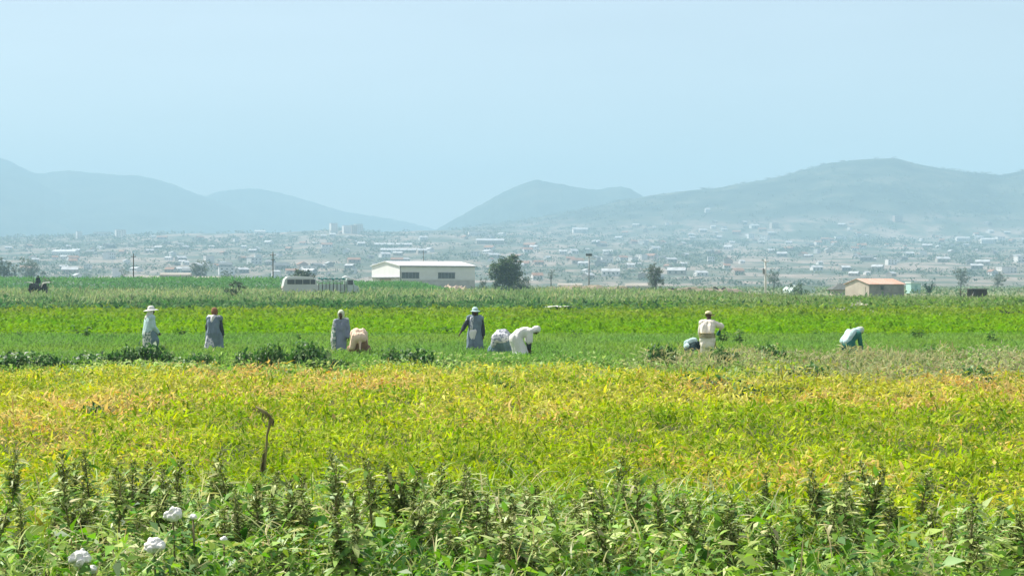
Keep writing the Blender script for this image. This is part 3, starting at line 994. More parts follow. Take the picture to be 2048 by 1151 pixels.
def people():
    # 1 sun hat, print skirt, teal wrap (leftmost), turned to the right
    p = Pose(1.70, .12, head_tilt=-.05)
    p.arm(0, p.sh[0] + Vector((-.05, .05, -.28)), p.sh[0] + Vector((.02, .20, -.45)))
    p.arm(1, p.sh[1] + Vector((.06, .06, -.28)), p.sh[1] + Vector((-.02, .22, -.46)))

    def c1(s, sd):
        yield ('skirt', fuse('skirt', skirt_caps(s, .3, .06, .045), VX, 3, .020, sd), CL['print'])
        yield ('wrap', fuse('wrap', [(a + Vector((0.03, .05, 0)), b + Vector((.05, .06, .16)), ra, rb) for a, b, ra, rb in skirt_caps(s, .52, .03, .03)[2:]], VX, 3, .014, sd + 5), CL['teal'])
        yield ('jacket', fuse('jacket', torso_caps(s, .055, .05) + sleeve_caps(s, 0, .035) + sleeve_caps(s, 1, .03), VX, 3, .012, sd + 2), CL['pale_teal'])
        yield ('scarf', fuse('scarf', scarf_caps(s, .01), VX, 3, .006, sd), CL['white'])
        yield brim_hat(s, CL['white'], tilt=.16, r=.225)
    make_person(p, 298, 715, 54, R(-62), 'person in a wide white sun hat with print skirt, leftmost of the workers', c1, 1)

    # 2 rust headscarf, white cape over a blue gown, facing away with arms hanging
    p = Pose(1.66, .10, head_tilt=.05, head_yaw=-.5)

    def c2(s, sd):
        yield ('gown', fuse('gown', torso_caps(s, .055) + skirt_caps(s, .28, .05, .055), VX, 3, .020, sd), CL['blue'])
        yield ('sleeves', fuse('sleeves', sleeve_caps(s, 0, .028) + [(s.sh[0], s.sh[1], .07, .07)] + sleeve_caps(s, 1, .028), VX, 2, .010, sd), CL['charcoal'])
        yield ('cape', fuse('cape', [(s.sh[0] + s.updir * .03 - s.fwd * .02, s.sh[1] + s.updir * .03 - s.fwd * .02, .085, .085), (s.spine[3] - s.fwd * .05, s.spine[2] - s.fwd * .08 - Vector((.05, 0, 0)), .10, .07),
                                     (s.sh[0] + s.updir * .01, lerp(s.sh[0], s.elb[0], .45), .085, .075)], VX, 3, .012, sd), CL['white'])  # white shawl, its colour also standing for sun on the shoulders
        yield ('apron', fuse('apron', [(s.pel + Vector((-.11, -.06, -.02)), Vector((-.14, -.08, .42)), .10, .15), (s.pel + Vector((-.02, -.1, -.12)), Vector((-.04, -.11, .45)), .06, .11)], VX, 3, .014, sd), CL['white_print'])
        yield ('headscarf', fuse('headscarf', scarf_caps(s, .012, False), VX * .8, 2, .006, sd), CL['rust'])
    make_person(p, 428, 715, 54.5, R(-14), 'person in a rust headscarf with white cape over a dull blue gown, standing', c2, 2)

    # 3 pale headscarf, slim, facing us
    p = Pose(1.62, .05, head_tilt=.15)

    def c3(s, sd):
        yield ('gown', fuse('gown', torso_caps(s, .02) + sleeve_caps(s, 0, .02) + sleeve_caps(s, 1, .02) + [(s.pel, Vector((0, .02, .3)), .165, .17)], VX, 3, .014, sd), CL['slate'])
        yield ('shawl', fuse('shawl', [(s.sh[1] + Vector((0.01, -.02, .01)), s.elb[1] + Vector((.01, 0, 0)), .075, .075), (s.elb[1], s.wri[1] + Vector((.0, 0, -.1)), .075, .085), (s.wri[1] + Vector((0, 0, -.1)), Vector((.19, .0, .32)), .085, .09)], VX, 3, .016, sd), CL['print'])  # sunlit side of the light gown, modelled as a pale shawl
        yield ('headscarf', fuse('headscarf', scarf_caps(s, .014, False), VX * .8, 2, .006, sd), CL['sage'])
        yield ('bundle', fuse('bundle', [(s.sh[0] + Vector((-.01, -.01, .06)), s.sh[0] + Vector((.06, -.02, .065)), .055, .05)], VX * .7, 2, .008, sd), CL['white'])
    make_person(p, 683, 715, 52.6, R(170), 'slim person in a pale headscarf and shaded gown with a white bundle on one shoulder', c3, 3)

    # 4 bending away, pink cloth over the back
    p = Pose(1.60, 1.34, crouch=.06, head_tilt=.3)
    for i, q in enumerate((-1, 1)):
        p.arm(i, p.sh[i] + Vector((q * .05, .02, -.27)), p.sh[i] + Vector((q * .0, .06, -.50)))

    def c4(s, sd):
        yield ('trousers', fuse('trousers', [(s.hip[i], s.knee[i], .12, .09) for i in (0, 1)] + [(s.knee[i], s.ank[i] + Vector((0, 0, .12)), .09, .075) for i in (0, 1)] + [(s.hip[0], s.hip[1], .14, .14)], VX, 3, .01, sd), CL['brown'])
        yield ('skirt', fuse('skirt', skirt_caps(s, .50, .07, .05), VX, 3, .02, sd), CL['brown'])
        yield ('shirt', fuse('shirt', torso_caps(s, .03) + sleeve_caps(s, 0) + sleeve_caps(s, 1), VX, 3, .012, sd), CL['pink'])
        yield ('draped_cloth', fuse('draped_cloth', [(s.pel + Vector((-.08, -.10, .06)), s.pel + Vector((.08, -.10, .06)), .17, .16), (s.spine[1] + Vector((-.08, 0, .03)), s.spine[1] + Vector((.08, 0, .03)), .19, .18), (s.pel + Vector((-.14, -.13, .02)), s.pel + Vector((-.19, -.10, -.22)), .11, .09),
                                                     (s.pel + Vector((0.03, -.17, 0)), s.pel + Vector((.035, -.23, -.30)), .06, .035)], VX, 3, .018, sd), CL['pink'])
        yield ('headscarf', fuse('headscarf', scarf_caps(s, .012, False), VX, 2, .006, sd), CL['brown'])
    make_person(p, 718, 718, 51.0, R(4), 'person bent double with a pale pink cloth draped over the back', c4, 4)

    # 5 standing, dark arm held out to the left, pale cap
    p = Pose(1.68, .04, head_tilt=.1)
    p.arm(1, p.sh[1] + Vector((.16, .05, -.24)), p.sh[1] + Vector((.30, .12, -.46)))

    def c5(s, sd):
        yield ('gown', fuse('gown', torso_caps(s, .05) + skirt_caps(s, .30, .03, .045), VX, 3, .016, sd), CL['blue'])
        yield ('sleeves', fuse('sleeves', sleeve_caps(s, 0, .028) + [(s.sh[0], s.sh[1], .066, .066)] + sleeve_caps(s, 1, .025, .55), VX, 2, .010, sd), CL['charcoal'])
        yield ('shawl', fuse('shawl', [(s.sh[1] + Vector((.01, -.01, .03)), lerp(s.sh[1], s.elb[1], .7) + Vector((0, 0, .025)), .07, .055), (s.sh[1] + Vector((-.06, .09, .0)), s.spine[1] + Vector((.12, .12, 0)), .07, .06)], VX, 3, .012, sd), CL['white_print'])  # sun on this shoulder, put in as pale cloth
        yield ('apron', fuse('apron', [(s.pel + Vector((.09, .10, .06)), Vector((.13, .10, .36)), .10, .10), (s.pel + Vector((.02, .12, .08)), s.pel + Vector((.08, .12, -.2)), .08, .08)], VX, 3, .014, sd), CL['white'])
        yield ('headscarf', fuse('headscarf', scarf_caps(s, .012, False), VX, 2, .006, sd), CL['charcoal'])
        yield cap_hat(s, CL['pale_teal'])
    make_person(p, 950, 712, 53.6, R(186), 'person in a blue gown and white apron with one dark arm held out, standing', c5, 5)

    # 6 bending away, seen from behind
    p = Pose(1.58, 1.38, crouch=.09, head_tilt=.25)
    for i, q in enumerate((-1, 1)):
        p.arm(i, p.sh[i] + Vector((q * .06, .02, -.26)), p.sh[i] + Vector((q * .0, .06, -.48)))

    def c6(s, sd):
        yield ('trousers', fuse('trousers', [(s.hip[i], s.knee[i], .12, .09) for i in (0, 1)] + [(s.knee[i], s.ank[i] + Vector((0, 0, .1)), .09, .075) for i in (0, 1)], VX, 3, .01, sd), CL['sage'])
        yield ('skirt', fuse('skirt', skirt_caps(s, .48, .10, .06), VX, 3, .018, sd), CL['teal'])
        yield ('shirt', fuse('shirt', torso_caps(s, .035) + sleeve_caps(s, 0) + sleeve_caps(s, 1), VX, 3, .012, sd), CL['white'])
        yield ('wrap', fuse('wrap', [(s.pel + Vector((-.10, -.06, .08)), s.pel + Vector((.10, -.06, .08)), .18, .17), (s.pel + Vector((-.12, -.12, .06)), s.pel + Vector((-.22, -.08, -.12)), .13, .08), (s.spine[1] + Vector((-.06, 0, .02)), s.spine[2] + Vector((.06, 0, .02)), .19, .17)], VX, 3, .015, sd), CL['white_print'])
        yield ('headscarf', fuse('headscarf', scarf_caps(s, .012, False), VX, 2, .006, sd), CL['white'])
    make_person(p, 1003, 718, 50.8, R(-8), 'person bent over facing away, white back and dark teal skirt, beside a white gown', c6, 6)

    # 7 bending to the right in a long white gown
    p = Pose(1.68, 1.26, crouch=.06, head_tilt=.05)
    for i, q in enumerate((-1, 1)):
        p.arm(i, p.sh[i] + Vector((q * .02, -.02, -.28)), p.sh[i] + Vector((q * -.02, .0, -.53)))

    def c7(s, sd):
        yield ('gown', fuse('gown', torso_caps(s, .045) + skirt_caps(s, .16, .10, .05) + sleeve_caps(s, 0, .045, 0) + sleeve_caps(s, 1, .045, 0), VX, 3, .016, sd), CL['white'])
        yield ('sleeves', fuse('sleeves', [(s.elb[i] + Vector((0, 0, .04)), lerp(s.elb[i], s.wri[i], .9), .06, .045) for i in (0, 1)] + [(s.elb[0], s.elb[1], .02, .02)], VX * .7, 2, .008, sd), CL['charcoal'])
        yield ('shade_panel', fuse('shade_panel', [(s.pel + Vector((.10, .06, -.04)), Vector((.13, .06, .24)), .14, .17)], VX, 3, .016, sd), CL['pale_teal'])  # shaded lower side of the white gown, put in as pale teal
        yield ('headscarf', fuse('headscarf', scarf_caps(s, .014, False), VX, 2, .006, sd), CL['white'])
    make_person(p, 1040, 722, 50.0, R(-80), 'person stooping to the right in a long white gown, dark arms hanging', c7, 7)

    # 8 cream outfit and cap, leaning right with one arm raised
    p = Pose(1.62, .22, head_tilt=.0, head_yaw=-.6)
    p.arm(1, p.sh[1] + Vector((.23, .10, -.10)), p.sh[1] + Vector((.12, .28, -.26)))
    p.arm(0, p.sh[0] + Vector((-.05, .02, -.28)), p.sh[0] + Vector((-.02, .12, -.50)))

    def c8(s, sd):
        yield ('trousers', fuse('trousers', [(s.hip[i], s.knee[i], .125, .10) for i in (0, 1)] + [(s.knee[i], s.ank[i] + Vector((0, 0, .06)), .10, .085) for i in (0, 1)] + [(s.hip[0], s.hip[1], .15, .15)], VX, 3, .012, sd), CL['cream'])
        yield ('shirt', fuse('shirt', torso_caps(s, .04, .16) + sleeve_caps(s, 0, .03) + sleeve_caps(s, 1, .035, .4), VX, 3, .014, sd), CL['cream'])
        for kz in (0, 1, 2):
            c = s.spine[0] + Vector((0, -.01, .05 + kz * .055))
            yield ('belt_stripe', lathe('belt_stripe', [(.185, -.008), (.192, -.008), (.192, .008), (.185, .008)], 28, (1.28, .98), Matrix.Translation(c)), CL['olive'])
        yield ('apron', fuse('apron', [(s.pel + Vector((.12, .06, .1)), Vector((.15, .10, .45)), .10, .11)], VX, 3, .012, sd), CL['olive'])
        yield ('glove', fuse('glove', [(s.wri[1], s.wri[1] + (s.wri[1] - s.elb[1]).normalized() * .12, .045, .05)], .012, 2), CL['green'])
        yield cap_hat(s, CL['khaki'])
    make_person(p, 1415, 716, 49.0, R(-16), 'person seen from behind in a cream outfit and pale cap, right arm raised', c8, 8)

    # 9 small dark crouching figure beside the cream one
    p = Pose(1.55, 1.05, crouch=.44, head_tilt=.35)
    for i, q in enumerate((-1, 1)):
        p.arm(i, p.sh[i] + Vector((q * .04, .08, -.24)), p.sh[i] + Vector((q * .0, .16, -.36)))

    def c9(s, sd):
        yield ('gown', fuse('gown', torso_caps(s, .03) + skirt_caps(s, .16, .05, .04) + sleeve_caps(s, 0) + sleeve_caps(s, 1), VX, 3, .014, sd), CL['dark'])
        yield ('shawl', fuse('shawl', [(s.spine[2] + Vector((-.12, -.02, .06)), s.spine[3] + Vector((.04, -.03, .05)), .12, .12), (s.spine[1] + Vector((-.12, -.05, .05)), s.spine[2] + Vector((-.15, 0, -.02)), .09, .09)], VX, 3, .016, sd), CL['pale_teal'])
        yield ('headscarf', fuse('headscarf', scarf_caps(s, .012, False), VX, 2, .006, sd), CL['pale_teal'])
    make_person(p, 1384, 712, 49.6, R(-12), 'small crouching person in dark clothes with a pale shawl, beside the cream outfit', c9, 9)

    # 10 stooping at the right in dark green
    p = Pose(1.56, .92, crouch=.17, head_tilt=.3)
    for i, q in enumerate((-1, 1)):
        p.arm(i, p.sh[i] + Vector((q * .02, .03, -.28)), p.sh[i] + Vector((0, .12, -.52)))

    def c10(s, sd):
        yield ('gown', fuse('gown', torso_caps(s, .03) + skirt_caps(s, .2, .08, .04), VX, 3, .016, sd), CL['green'])
        yield ('sleeves', fuse('sleeves', sleeve_caps(s, 0, .022) + [(s.sh[0], s.sh[1], .06, .06)] + sleeve_caps(s, 1, .022), VX, 2, .008, sd), CL['green'])
        yield ('shawl', fuse('shawl', [(s.pel + Vector((-.09, -.06, .08)), s.spine[2] + Vector((-.09, -.05, .06)), .12, .13), (s.pel + Vector((.05, -.06, .08)), s.spine[2] + Vector((.05, -.05, .06)), .12, .13), (s.spine[2] + Vector((0, -.02, .05)), s.head + s.hup * .02 - s.hfwd * .03, .13, .10)], VX, 3, .014, sd), CL['pale_teal'])
        yield ('glove', fuse('glove', [(s.wri[1], s.wri[1] + Vector((0, .05, -.10)), .04, .045)], .012, 2), CL['white'])
        yield ('headscarf', fuse('headscarf', scarf_caps(s, .012, False), VX, 2, .006, sd), CL['sage'])
    make_person(p, 1701, 718, 49.6, R(-58), 'person stooping at the right in dark green with a pale shawl over the back', c10, 10)


people()

# ------------------------------------------------------------------ solid helpers
def box_bm(bm, x0, x1, y0, y1, z0, z1, bevel=0.0):
    vs = [bm.verts.new((x, y, z)) for x in (x0, x1) for y in (y0, y1) for z in (z0, z1)]
    fs = [bm.faces.new([vs[i] for i in f]) for f in ((0, 1, 3, 2), (4, 6, 7, 5), (0, 4, 5, 1), (2, 3, 7, 6), (0, 2, 6, 4), (1, 5, 7, 3))]
    if bevel:
        es = list({e for f in fs for e in f.edges})
        bmesh.ops.bevel(bm, geom=es, offset=bevel, segments=2, affect='EDGES', profile=.6)


def boxes(name, lst, mat, parent=None, bevel=0.0):
    bm = bmesh.new()
    for b in lst: box_bm(bm, *b, bevel=bevel)
    bmesh.ops.recalc_face_normals(bm, faces=bm.faces)
    me = bpy.data.meshes.new(name); bm.to_mesh(me); bm.free()
    return link(name, me, mat, parent)


def prism(name, pts, y0, y1, mat, parent=None, bevel=0.0, axis='y'):
    """outline in x,z extruded along y"""
    bm = bmesh.new()
    A = [bm.verts.new((x, y0, z)) for x, z in pts]; B = [bm.verts.new((x, y1, z)) for x, z in pts]
    n = len(pts)
    bm.faces.new(A); bm.faces.new(B[::-1])
    for k in range(n): bm.faces.new((A[k], B[k], B[(k + 1) % n], A[(k + 1) % n]))
    bmesh.ops.recalc_face_normals(bm, faces=bm.faces)
    if bevel: bmesh.ops.bevel(bm, geom=bm.edges[:], offset=bevel, segments=2, affect='EDGES', profile=.6)
    if axis == 'x': bmesh.ops.rotate(bm, verts=bm.verts, cent=(0, 0, 0), matrix=Matrix.Rotation(R(90), 3, 'Z'))
    me = bpy.data.meshes.new(name); bm.to_mesh(me); bm.free()
    return link(name, me, mat, parent)


def tube_bm(bm, pts, radii, n=8):
    rings = []
    for i, (p, r) in enumerate(zip(pts, radii)):
        p = Vector(p)
        d = (Vector(pts[min(i + 1, len(pts) - 1)]) - Vector(pts[max(i - 1, 0)])).normalized()
        a = d.orthogonal().normalized() if abs(d.z) < .99 else Vector((1, 0, 0)); b = d.cross(a)
        if abs(d.z) >= .3:
            a = (Vector((1, 0, 0)) - d * d.x).normalized(); b = d.cross(a)
        rings.append([bm.verts.new(p + (a * math.cos(2 * math.pi * k / n) + b * math.sin(2 * math.pi * k / n)) * r) for k in range(n)])
    for q, w_ in zip(rings, rings[1:]):
        for k in range(n): bm.faces.new((q[k], q[(k + 1) % n], w_[(k + 1) % n], w_[k]))
    bm.faces.new(rings[0][::-1]); bm.faces.new(rings[-1])


def tubes(name, lst, mat, parent=None, n=8, smooth=True):
    bm = bmesh.new()
    for pts, radii in lst: tube_bm(bm, pts, radii, n)
    bmesh.ops.recalc_face_normals(bm, faces=bm.faces)
    me = bpy.data.meshes.new(name); bm.to_mesh(me); bm.free()
    return link(name, me, mat, parent, smooth)


def disc_wheel(name, c, r, wd, parent):
    """tyre with a rim part, axle along y"""
    x, y, z = c
    rot = Matrix.Translation(c) @ Matrix.Rotation(R(90), 4, 'X')
    ty = lathe('tyre', [(r * .62, -wd / 2), (r * .92, -wd / 2), (r, -wd * .3), (r, wd * .3), (r * .92, wd / 2), (r * .62, wd / 2)], 24, tilt=rot)
    w_ = link(name, ty, M['black'], parent)
    link('rim', lathe('rim', [(r * .05, -wd * .35), (r * .6, -wd * .35), (r * .6, wd * .35), (r * .05, wd * .35)], 18, tilt=rot), M['metal_grey'], w_)
    return w_


# ------------------------------------------------------------------ trees
def make_tree(name, px, ptop, pbase, wpx, d, cols, label, group=None, lobes=9, nleaf=2600, lean=0.0, seed=1, cat='tree', base=None, shape=1.0, lsz=1.0, low=.24):
    rg = np.random.default_rng(seed); random.seed(seed)
    x = pxx(px, d)
    zb = float(gz(x, d)) if d < 480 else 0.0
    if base is not None: zb = base
    H = pyz(ptop, d) - zb; W = wpx * d / F
    root = empty(name, (x, d, zb), label, cat, group)
    t_h = H * .32
    tr = [([(0, 0, -.2), (lean * t_h * .3, 0, t_h * .5), (lean * t_h * .6, 0.05, t_h), (lean * H * .5, 0, H * .62)], [H * .035, H * .028, H * .022, H * .01])]
    cent = []
    for k in range(lobes):
        a = k * 2.4 + rg.uniform(-.4, .4)
        q = rg.uniform(.15, .62) if k else 0
        hz = rg.uniform(low, .84) if k else .58
        wid = (1 - .42 * abs(hz - .5)) * (1 if shape >= 1 else (.55 + .45 * hz))
        c = np.array([math.cos(a) * W * .5 * q * wid + lean * H * (hz - .3) * .8, math.sin(a) * W * .45 * q * wid, H * hz])
        r = W * rg.uniform(.17, .30) * (1.15 if k == 0 else 1)
        r = min(r, (H - c[2]) * .95 + .05 * W)
        cent.append((c, r))
        s0 = Vector((lean * t_h * .4, 0, t_h * rg.uniform(.7, 1.2)))
        tr.append(([s0, lerp(s0, Vector(c), .6) + Vector((0, 0, -.1 * r)), Vector(c)], [H * .014, H * .009, H * .004]))
    tubes('trunk', tr, M['bark'], root, 7)
    P = []; tone = []
    for c, r in cent:
        n = int(nleaf * (r ** 2) / sum(q ** 2 for _, q in cent))
        u = rg.normal(0, 1, (n, 3)); u /= np.linalg.norm(u, axis=1)[:, None]
        # leaf sprays: clumps on the lobe's shell leave gaps between them
        nb = max(6, n // 24); cb = rg.normal(0, 1, (nb, 3)); cb /= np.linalg.norm(cb, axis=1)[:, None]
        own = rg.integers(0, nb, n)
        p = cb[own] * rg.uniform(.55, 1.0, (nb, 1))[own] + u * rg.uniform(.05, .34, (n, 1))
        P.append(c + p * r * np.array([1, .95, .9])); tone.append(rg.uniform(0, 1, nb)[own])
    P = np.concatenate(P); tone = np.concatenate(tone)
    P[:, 2] = np.maximum(P[:, 2], H * .06)
    n = len(P); L = W * rg.uniform(.035, .07, n) * lsz
    v, q, k = leaves(P, rg.uniform(0, 6.28, n), rg.normal(-.05, .55, n), rg.normal(0, .6, n), L, L * .6, .15, .2)
    foliage('crown', [(v, q, k, jit(col_mix(cols, np.clip(tone + rg.normal(0, .15, n), 0, 1)), .25))], M['tree_leaf'], root)
    return root


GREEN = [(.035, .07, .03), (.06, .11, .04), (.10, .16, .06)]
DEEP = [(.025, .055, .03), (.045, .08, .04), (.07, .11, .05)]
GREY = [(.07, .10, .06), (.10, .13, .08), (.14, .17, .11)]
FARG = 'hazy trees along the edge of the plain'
make_tree('broad_tree', 1015, 506, 582, 80, 345, GREEN, 'big round dark green tree standing to the right of the white barn', nleaf=9500, lobes=20, seed=3, low=.12)
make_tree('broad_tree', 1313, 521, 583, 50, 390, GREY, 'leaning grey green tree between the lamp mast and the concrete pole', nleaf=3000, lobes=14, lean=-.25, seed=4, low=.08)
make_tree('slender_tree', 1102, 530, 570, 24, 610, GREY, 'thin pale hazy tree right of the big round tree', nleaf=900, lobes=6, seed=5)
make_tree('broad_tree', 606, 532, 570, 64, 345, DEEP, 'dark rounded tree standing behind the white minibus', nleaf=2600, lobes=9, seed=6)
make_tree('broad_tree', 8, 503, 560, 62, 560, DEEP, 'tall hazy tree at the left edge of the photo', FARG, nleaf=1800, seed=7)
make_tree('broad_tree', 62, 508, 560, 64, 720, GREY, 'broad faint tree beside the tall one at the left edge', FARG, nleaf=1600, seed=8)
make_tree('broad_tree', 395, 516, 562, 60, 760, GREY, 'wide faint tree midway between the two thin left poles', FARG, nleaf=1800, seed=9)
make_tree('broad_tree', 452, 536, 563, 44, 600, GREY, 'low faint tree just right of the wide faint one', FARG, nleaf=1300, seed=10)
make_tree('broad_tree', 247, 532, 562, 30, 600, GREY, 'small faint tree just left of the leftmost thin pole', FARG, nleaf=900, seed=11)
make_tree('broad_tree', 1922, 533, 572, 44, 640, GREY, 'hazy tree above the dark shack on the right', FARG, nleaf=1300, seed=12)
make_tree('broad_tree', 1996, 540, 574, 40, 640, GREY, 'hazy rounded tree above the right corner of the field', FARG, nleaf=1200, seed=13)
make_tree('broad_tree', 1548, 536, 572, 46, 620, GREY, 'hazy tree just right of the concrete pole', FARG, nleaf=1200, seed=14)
make_tree('shrub', 472, 560, 594, 46, 190, DEEP, 'dark green bush standing alone in the grass left of the minibus', None, nleaf=1500, lobes=8, seed=15, cat='bush', base=.5)
make_tree('shrub', 966, 556, 580, 34, 372, DEEP, 'small dark bush at the foot of the big round tree', None, nleaf=800, lobes=6, seed=16, cat='bush')
make_tree('shrub', 1040, 562, 582, 60, 335, DEEP, 'low dark hedge bush under the right side of the big round tree', None, nleaf=900, lobes=7, seed=17, cat='bush')
make_tree('shrub', 1596, 566, 584, 60, 345, GREEN, 'low green bush in front of the pale hoop tunnel', None, nleaf=900, lobes=7, seed=18, cat='bush')
make_tree('shrub', 1987, 590, 604, 26, 200, DEEP, 'small dark bush right of the dark shack', None, nleaf=500, lobes=5, seed=19, cat='bush', base=.2)
make_tree('shrub', 1205, 584, 604, 30, 190, DEEP, 'round green bush in the weeds below the earth mound', None, nleaf=600, lobes=6, seed=20, cat='bush', base=.2)
make_tree('smudge_bush', 92, 546, 592, 34, 205, [(.10, .10, .08), (.15, .14, .11), (.20, .18, .14)], 'sparse grey bush added for the dark dust smudge behind the tractor at left', None, nleaf=420, lobes=6, seed=21, cat='bush', base=.8)  # bush shape added in place of a dusty smudge
# forked dark plant beside the turquoise shed
fx = empty('forked_shrub', (pxx(1858, 285), 285, 0), 'dark teal forked shrub between the small house and the shack', 'shrub')
tubes('stem', [([(0, 0, 0), (0, 0, 1.0)], [.12, .09]), ([(0, 0, .9), (-.35, 0, 1.6), (-.6, 0, 2.2)], [.09, .07, .03]), ([(0, 0, .9), (.4, 0, 1.7), (.7, .1, 2.3)], [.09, .07, .03])], M['bark'], fx)
rg = np.random.default_rng(5)
P = np.concatenate([np.array(c) + rg.normal(0, .24, (70, 3)) for c in ((-.6, 0, 2.15), (.65, 0, 2.2), (-.35, 0, 1.6), (.35, 0, 1.55), (0, 0, 1.1))])
v, q, k = leaves(P, rg.uniform(0, 6.28, len(P)), rg.normal(0, .6, len(P)), rg.normal(0, .6, len(P)), .28, .15)
foliage('crown', [(v, q, k, jit(np.tile([[.02, .10, .08]], (len(P), 1)), .3))], M['tree_leaf'], fx)


# ------------------------------------------------------------------ barn
def barn():
    d = 372; psi = R(33)
    root = empty('barn', (pxx(800, d), d, .55), 'long white barn with a pale sheet roof and two dark strip windows', 'barn', None, psi)
    W, L, E, RZ = 13.0, 19.2, 5.6, 6.55          # gable spans +y, length runs +x
    # walls: gable ends carry the roof slope
    bm = bmesh.new()
    g = [(0, 0), (W, 0), (W, E), (W / 2, RZ), (0, E)]
    A = [bm.verts.new((0, y, z)) for y, z in g]; B = [bm.verts.new((L, y, z)) for y, z in g]
    bm.faces.new(A); bm.faces.new(B[::-1])
    for k in range(5): bm.faces.new((A[k], B[k], B[(k + 1) % 5], A[(k + 1) % 5]))
    bmesh.ops.recalc_face_normals(bm, faces=bm.faces)
    me = bpy.data.meshes.new('wall'); bm.to_mesh(me); bm.free()
    link('wall', me, M['white_wall'], root)
    boxes('shaded_side', [(.15, L, -.12, -.01, 2.55, E - .25)], paint('shaded_side_grey', (.70, .70, .68), .05, .8, .7), root)  # long side coloured greyer than the gable to carry its shade
    boxes('plinth', [(.15, L, -.08, -.01, 0, 2.5)], M['plinth'], root)  # lower band, darker than the wall above
    # roof: two thick slopes with overhang
    bm = bmesh.new()
    o = .35
    for s in (0, 1):
        y_e = -o if s == 0 else W + o
        ze = E - o * (RZ - E) / (W / 2)
        pts = [(y_e, ze + .03), (W / 2, RZ + .03), (W / 2, RZ + .2), (y_e, ze + .2)]
        a = [bm.verts.new((-.3, y, z)) for y, z in pts]; b = [bm.verts.new((L + .3, y, z)) for y, z in pts]
        bm.faces.new(a); bm.faces.new(b[::-1])
        for k in range(4): bm.faces.new((a[k], b[k], b[(k + 1) % 4], a[(k + 1) % 4]))
    bmesh.ops.recalc_face_normals(bm, faces=bm.faces)
    me = bpy.data.meshes.new('roof'); bm.to_mesh(me); bm.free()
    link('roof', me, M['roof_white'], root)
    boxes('gutter', [(-.3, L + .3, -o - .12, -o - .005, E - .12, E + .03)], M['metal_grey'], root)
    for x0, x1 in ((.35, 4.7), (9.6, 13.9)):
        wn = boxes('window', [(x0, x1, -.16, -.125, 2.95, 4.15)], M['glass'], root)
        boxes('frame', [(x0 - .08, x1 + .08, -.22, -.13, 4.15, 4.25), (x0 - .08, x1 + .08, -.22, -.13, 2.85, 2.95)] + [(x0 + (x1 - x0) * k / 5 - .04, x0 + (x1 - x0) * k / 5 + .04, -.20, -.165, 2.95, 4.15) for k in range(6)], M['metal_grey'], wn)
    boxes('door_canopy', [(-.9, -.01, .1, W - .1, 3.0, 3.18)], M['metal_grey'], root)
    dr = boxes('sliding_door', [(-.1, -.01, 4.0, 9.2, .05, 2.8)], paint('tan_door', (.46, .40, .30), .1, 1.2, .8), root)
    boxes('rail', [(-.22, -.11, 2.4, 10.8, 2.82, 2.92)], M['metal_grey'], dr)
    boxes('corner_trim', [(-.05, .15, -.15, -.005, 0, E - .2)], M['metal_grey'], root)
    ap = empty('antenna_mast', (pxx(847, 392), 392, 5.5), 'dark thin mast rising above the middle of the white barn roof', 'mast')
    tubes('pole', [([(0, 0, -5), (0, 0, 4.6)], [.09, .05])], M['wood_dark'], ap)
    boxes('insulator', [(-.22, .22, -.05, .05, 3.9, 4.0)], M['metal_grey'], ap)


barn()


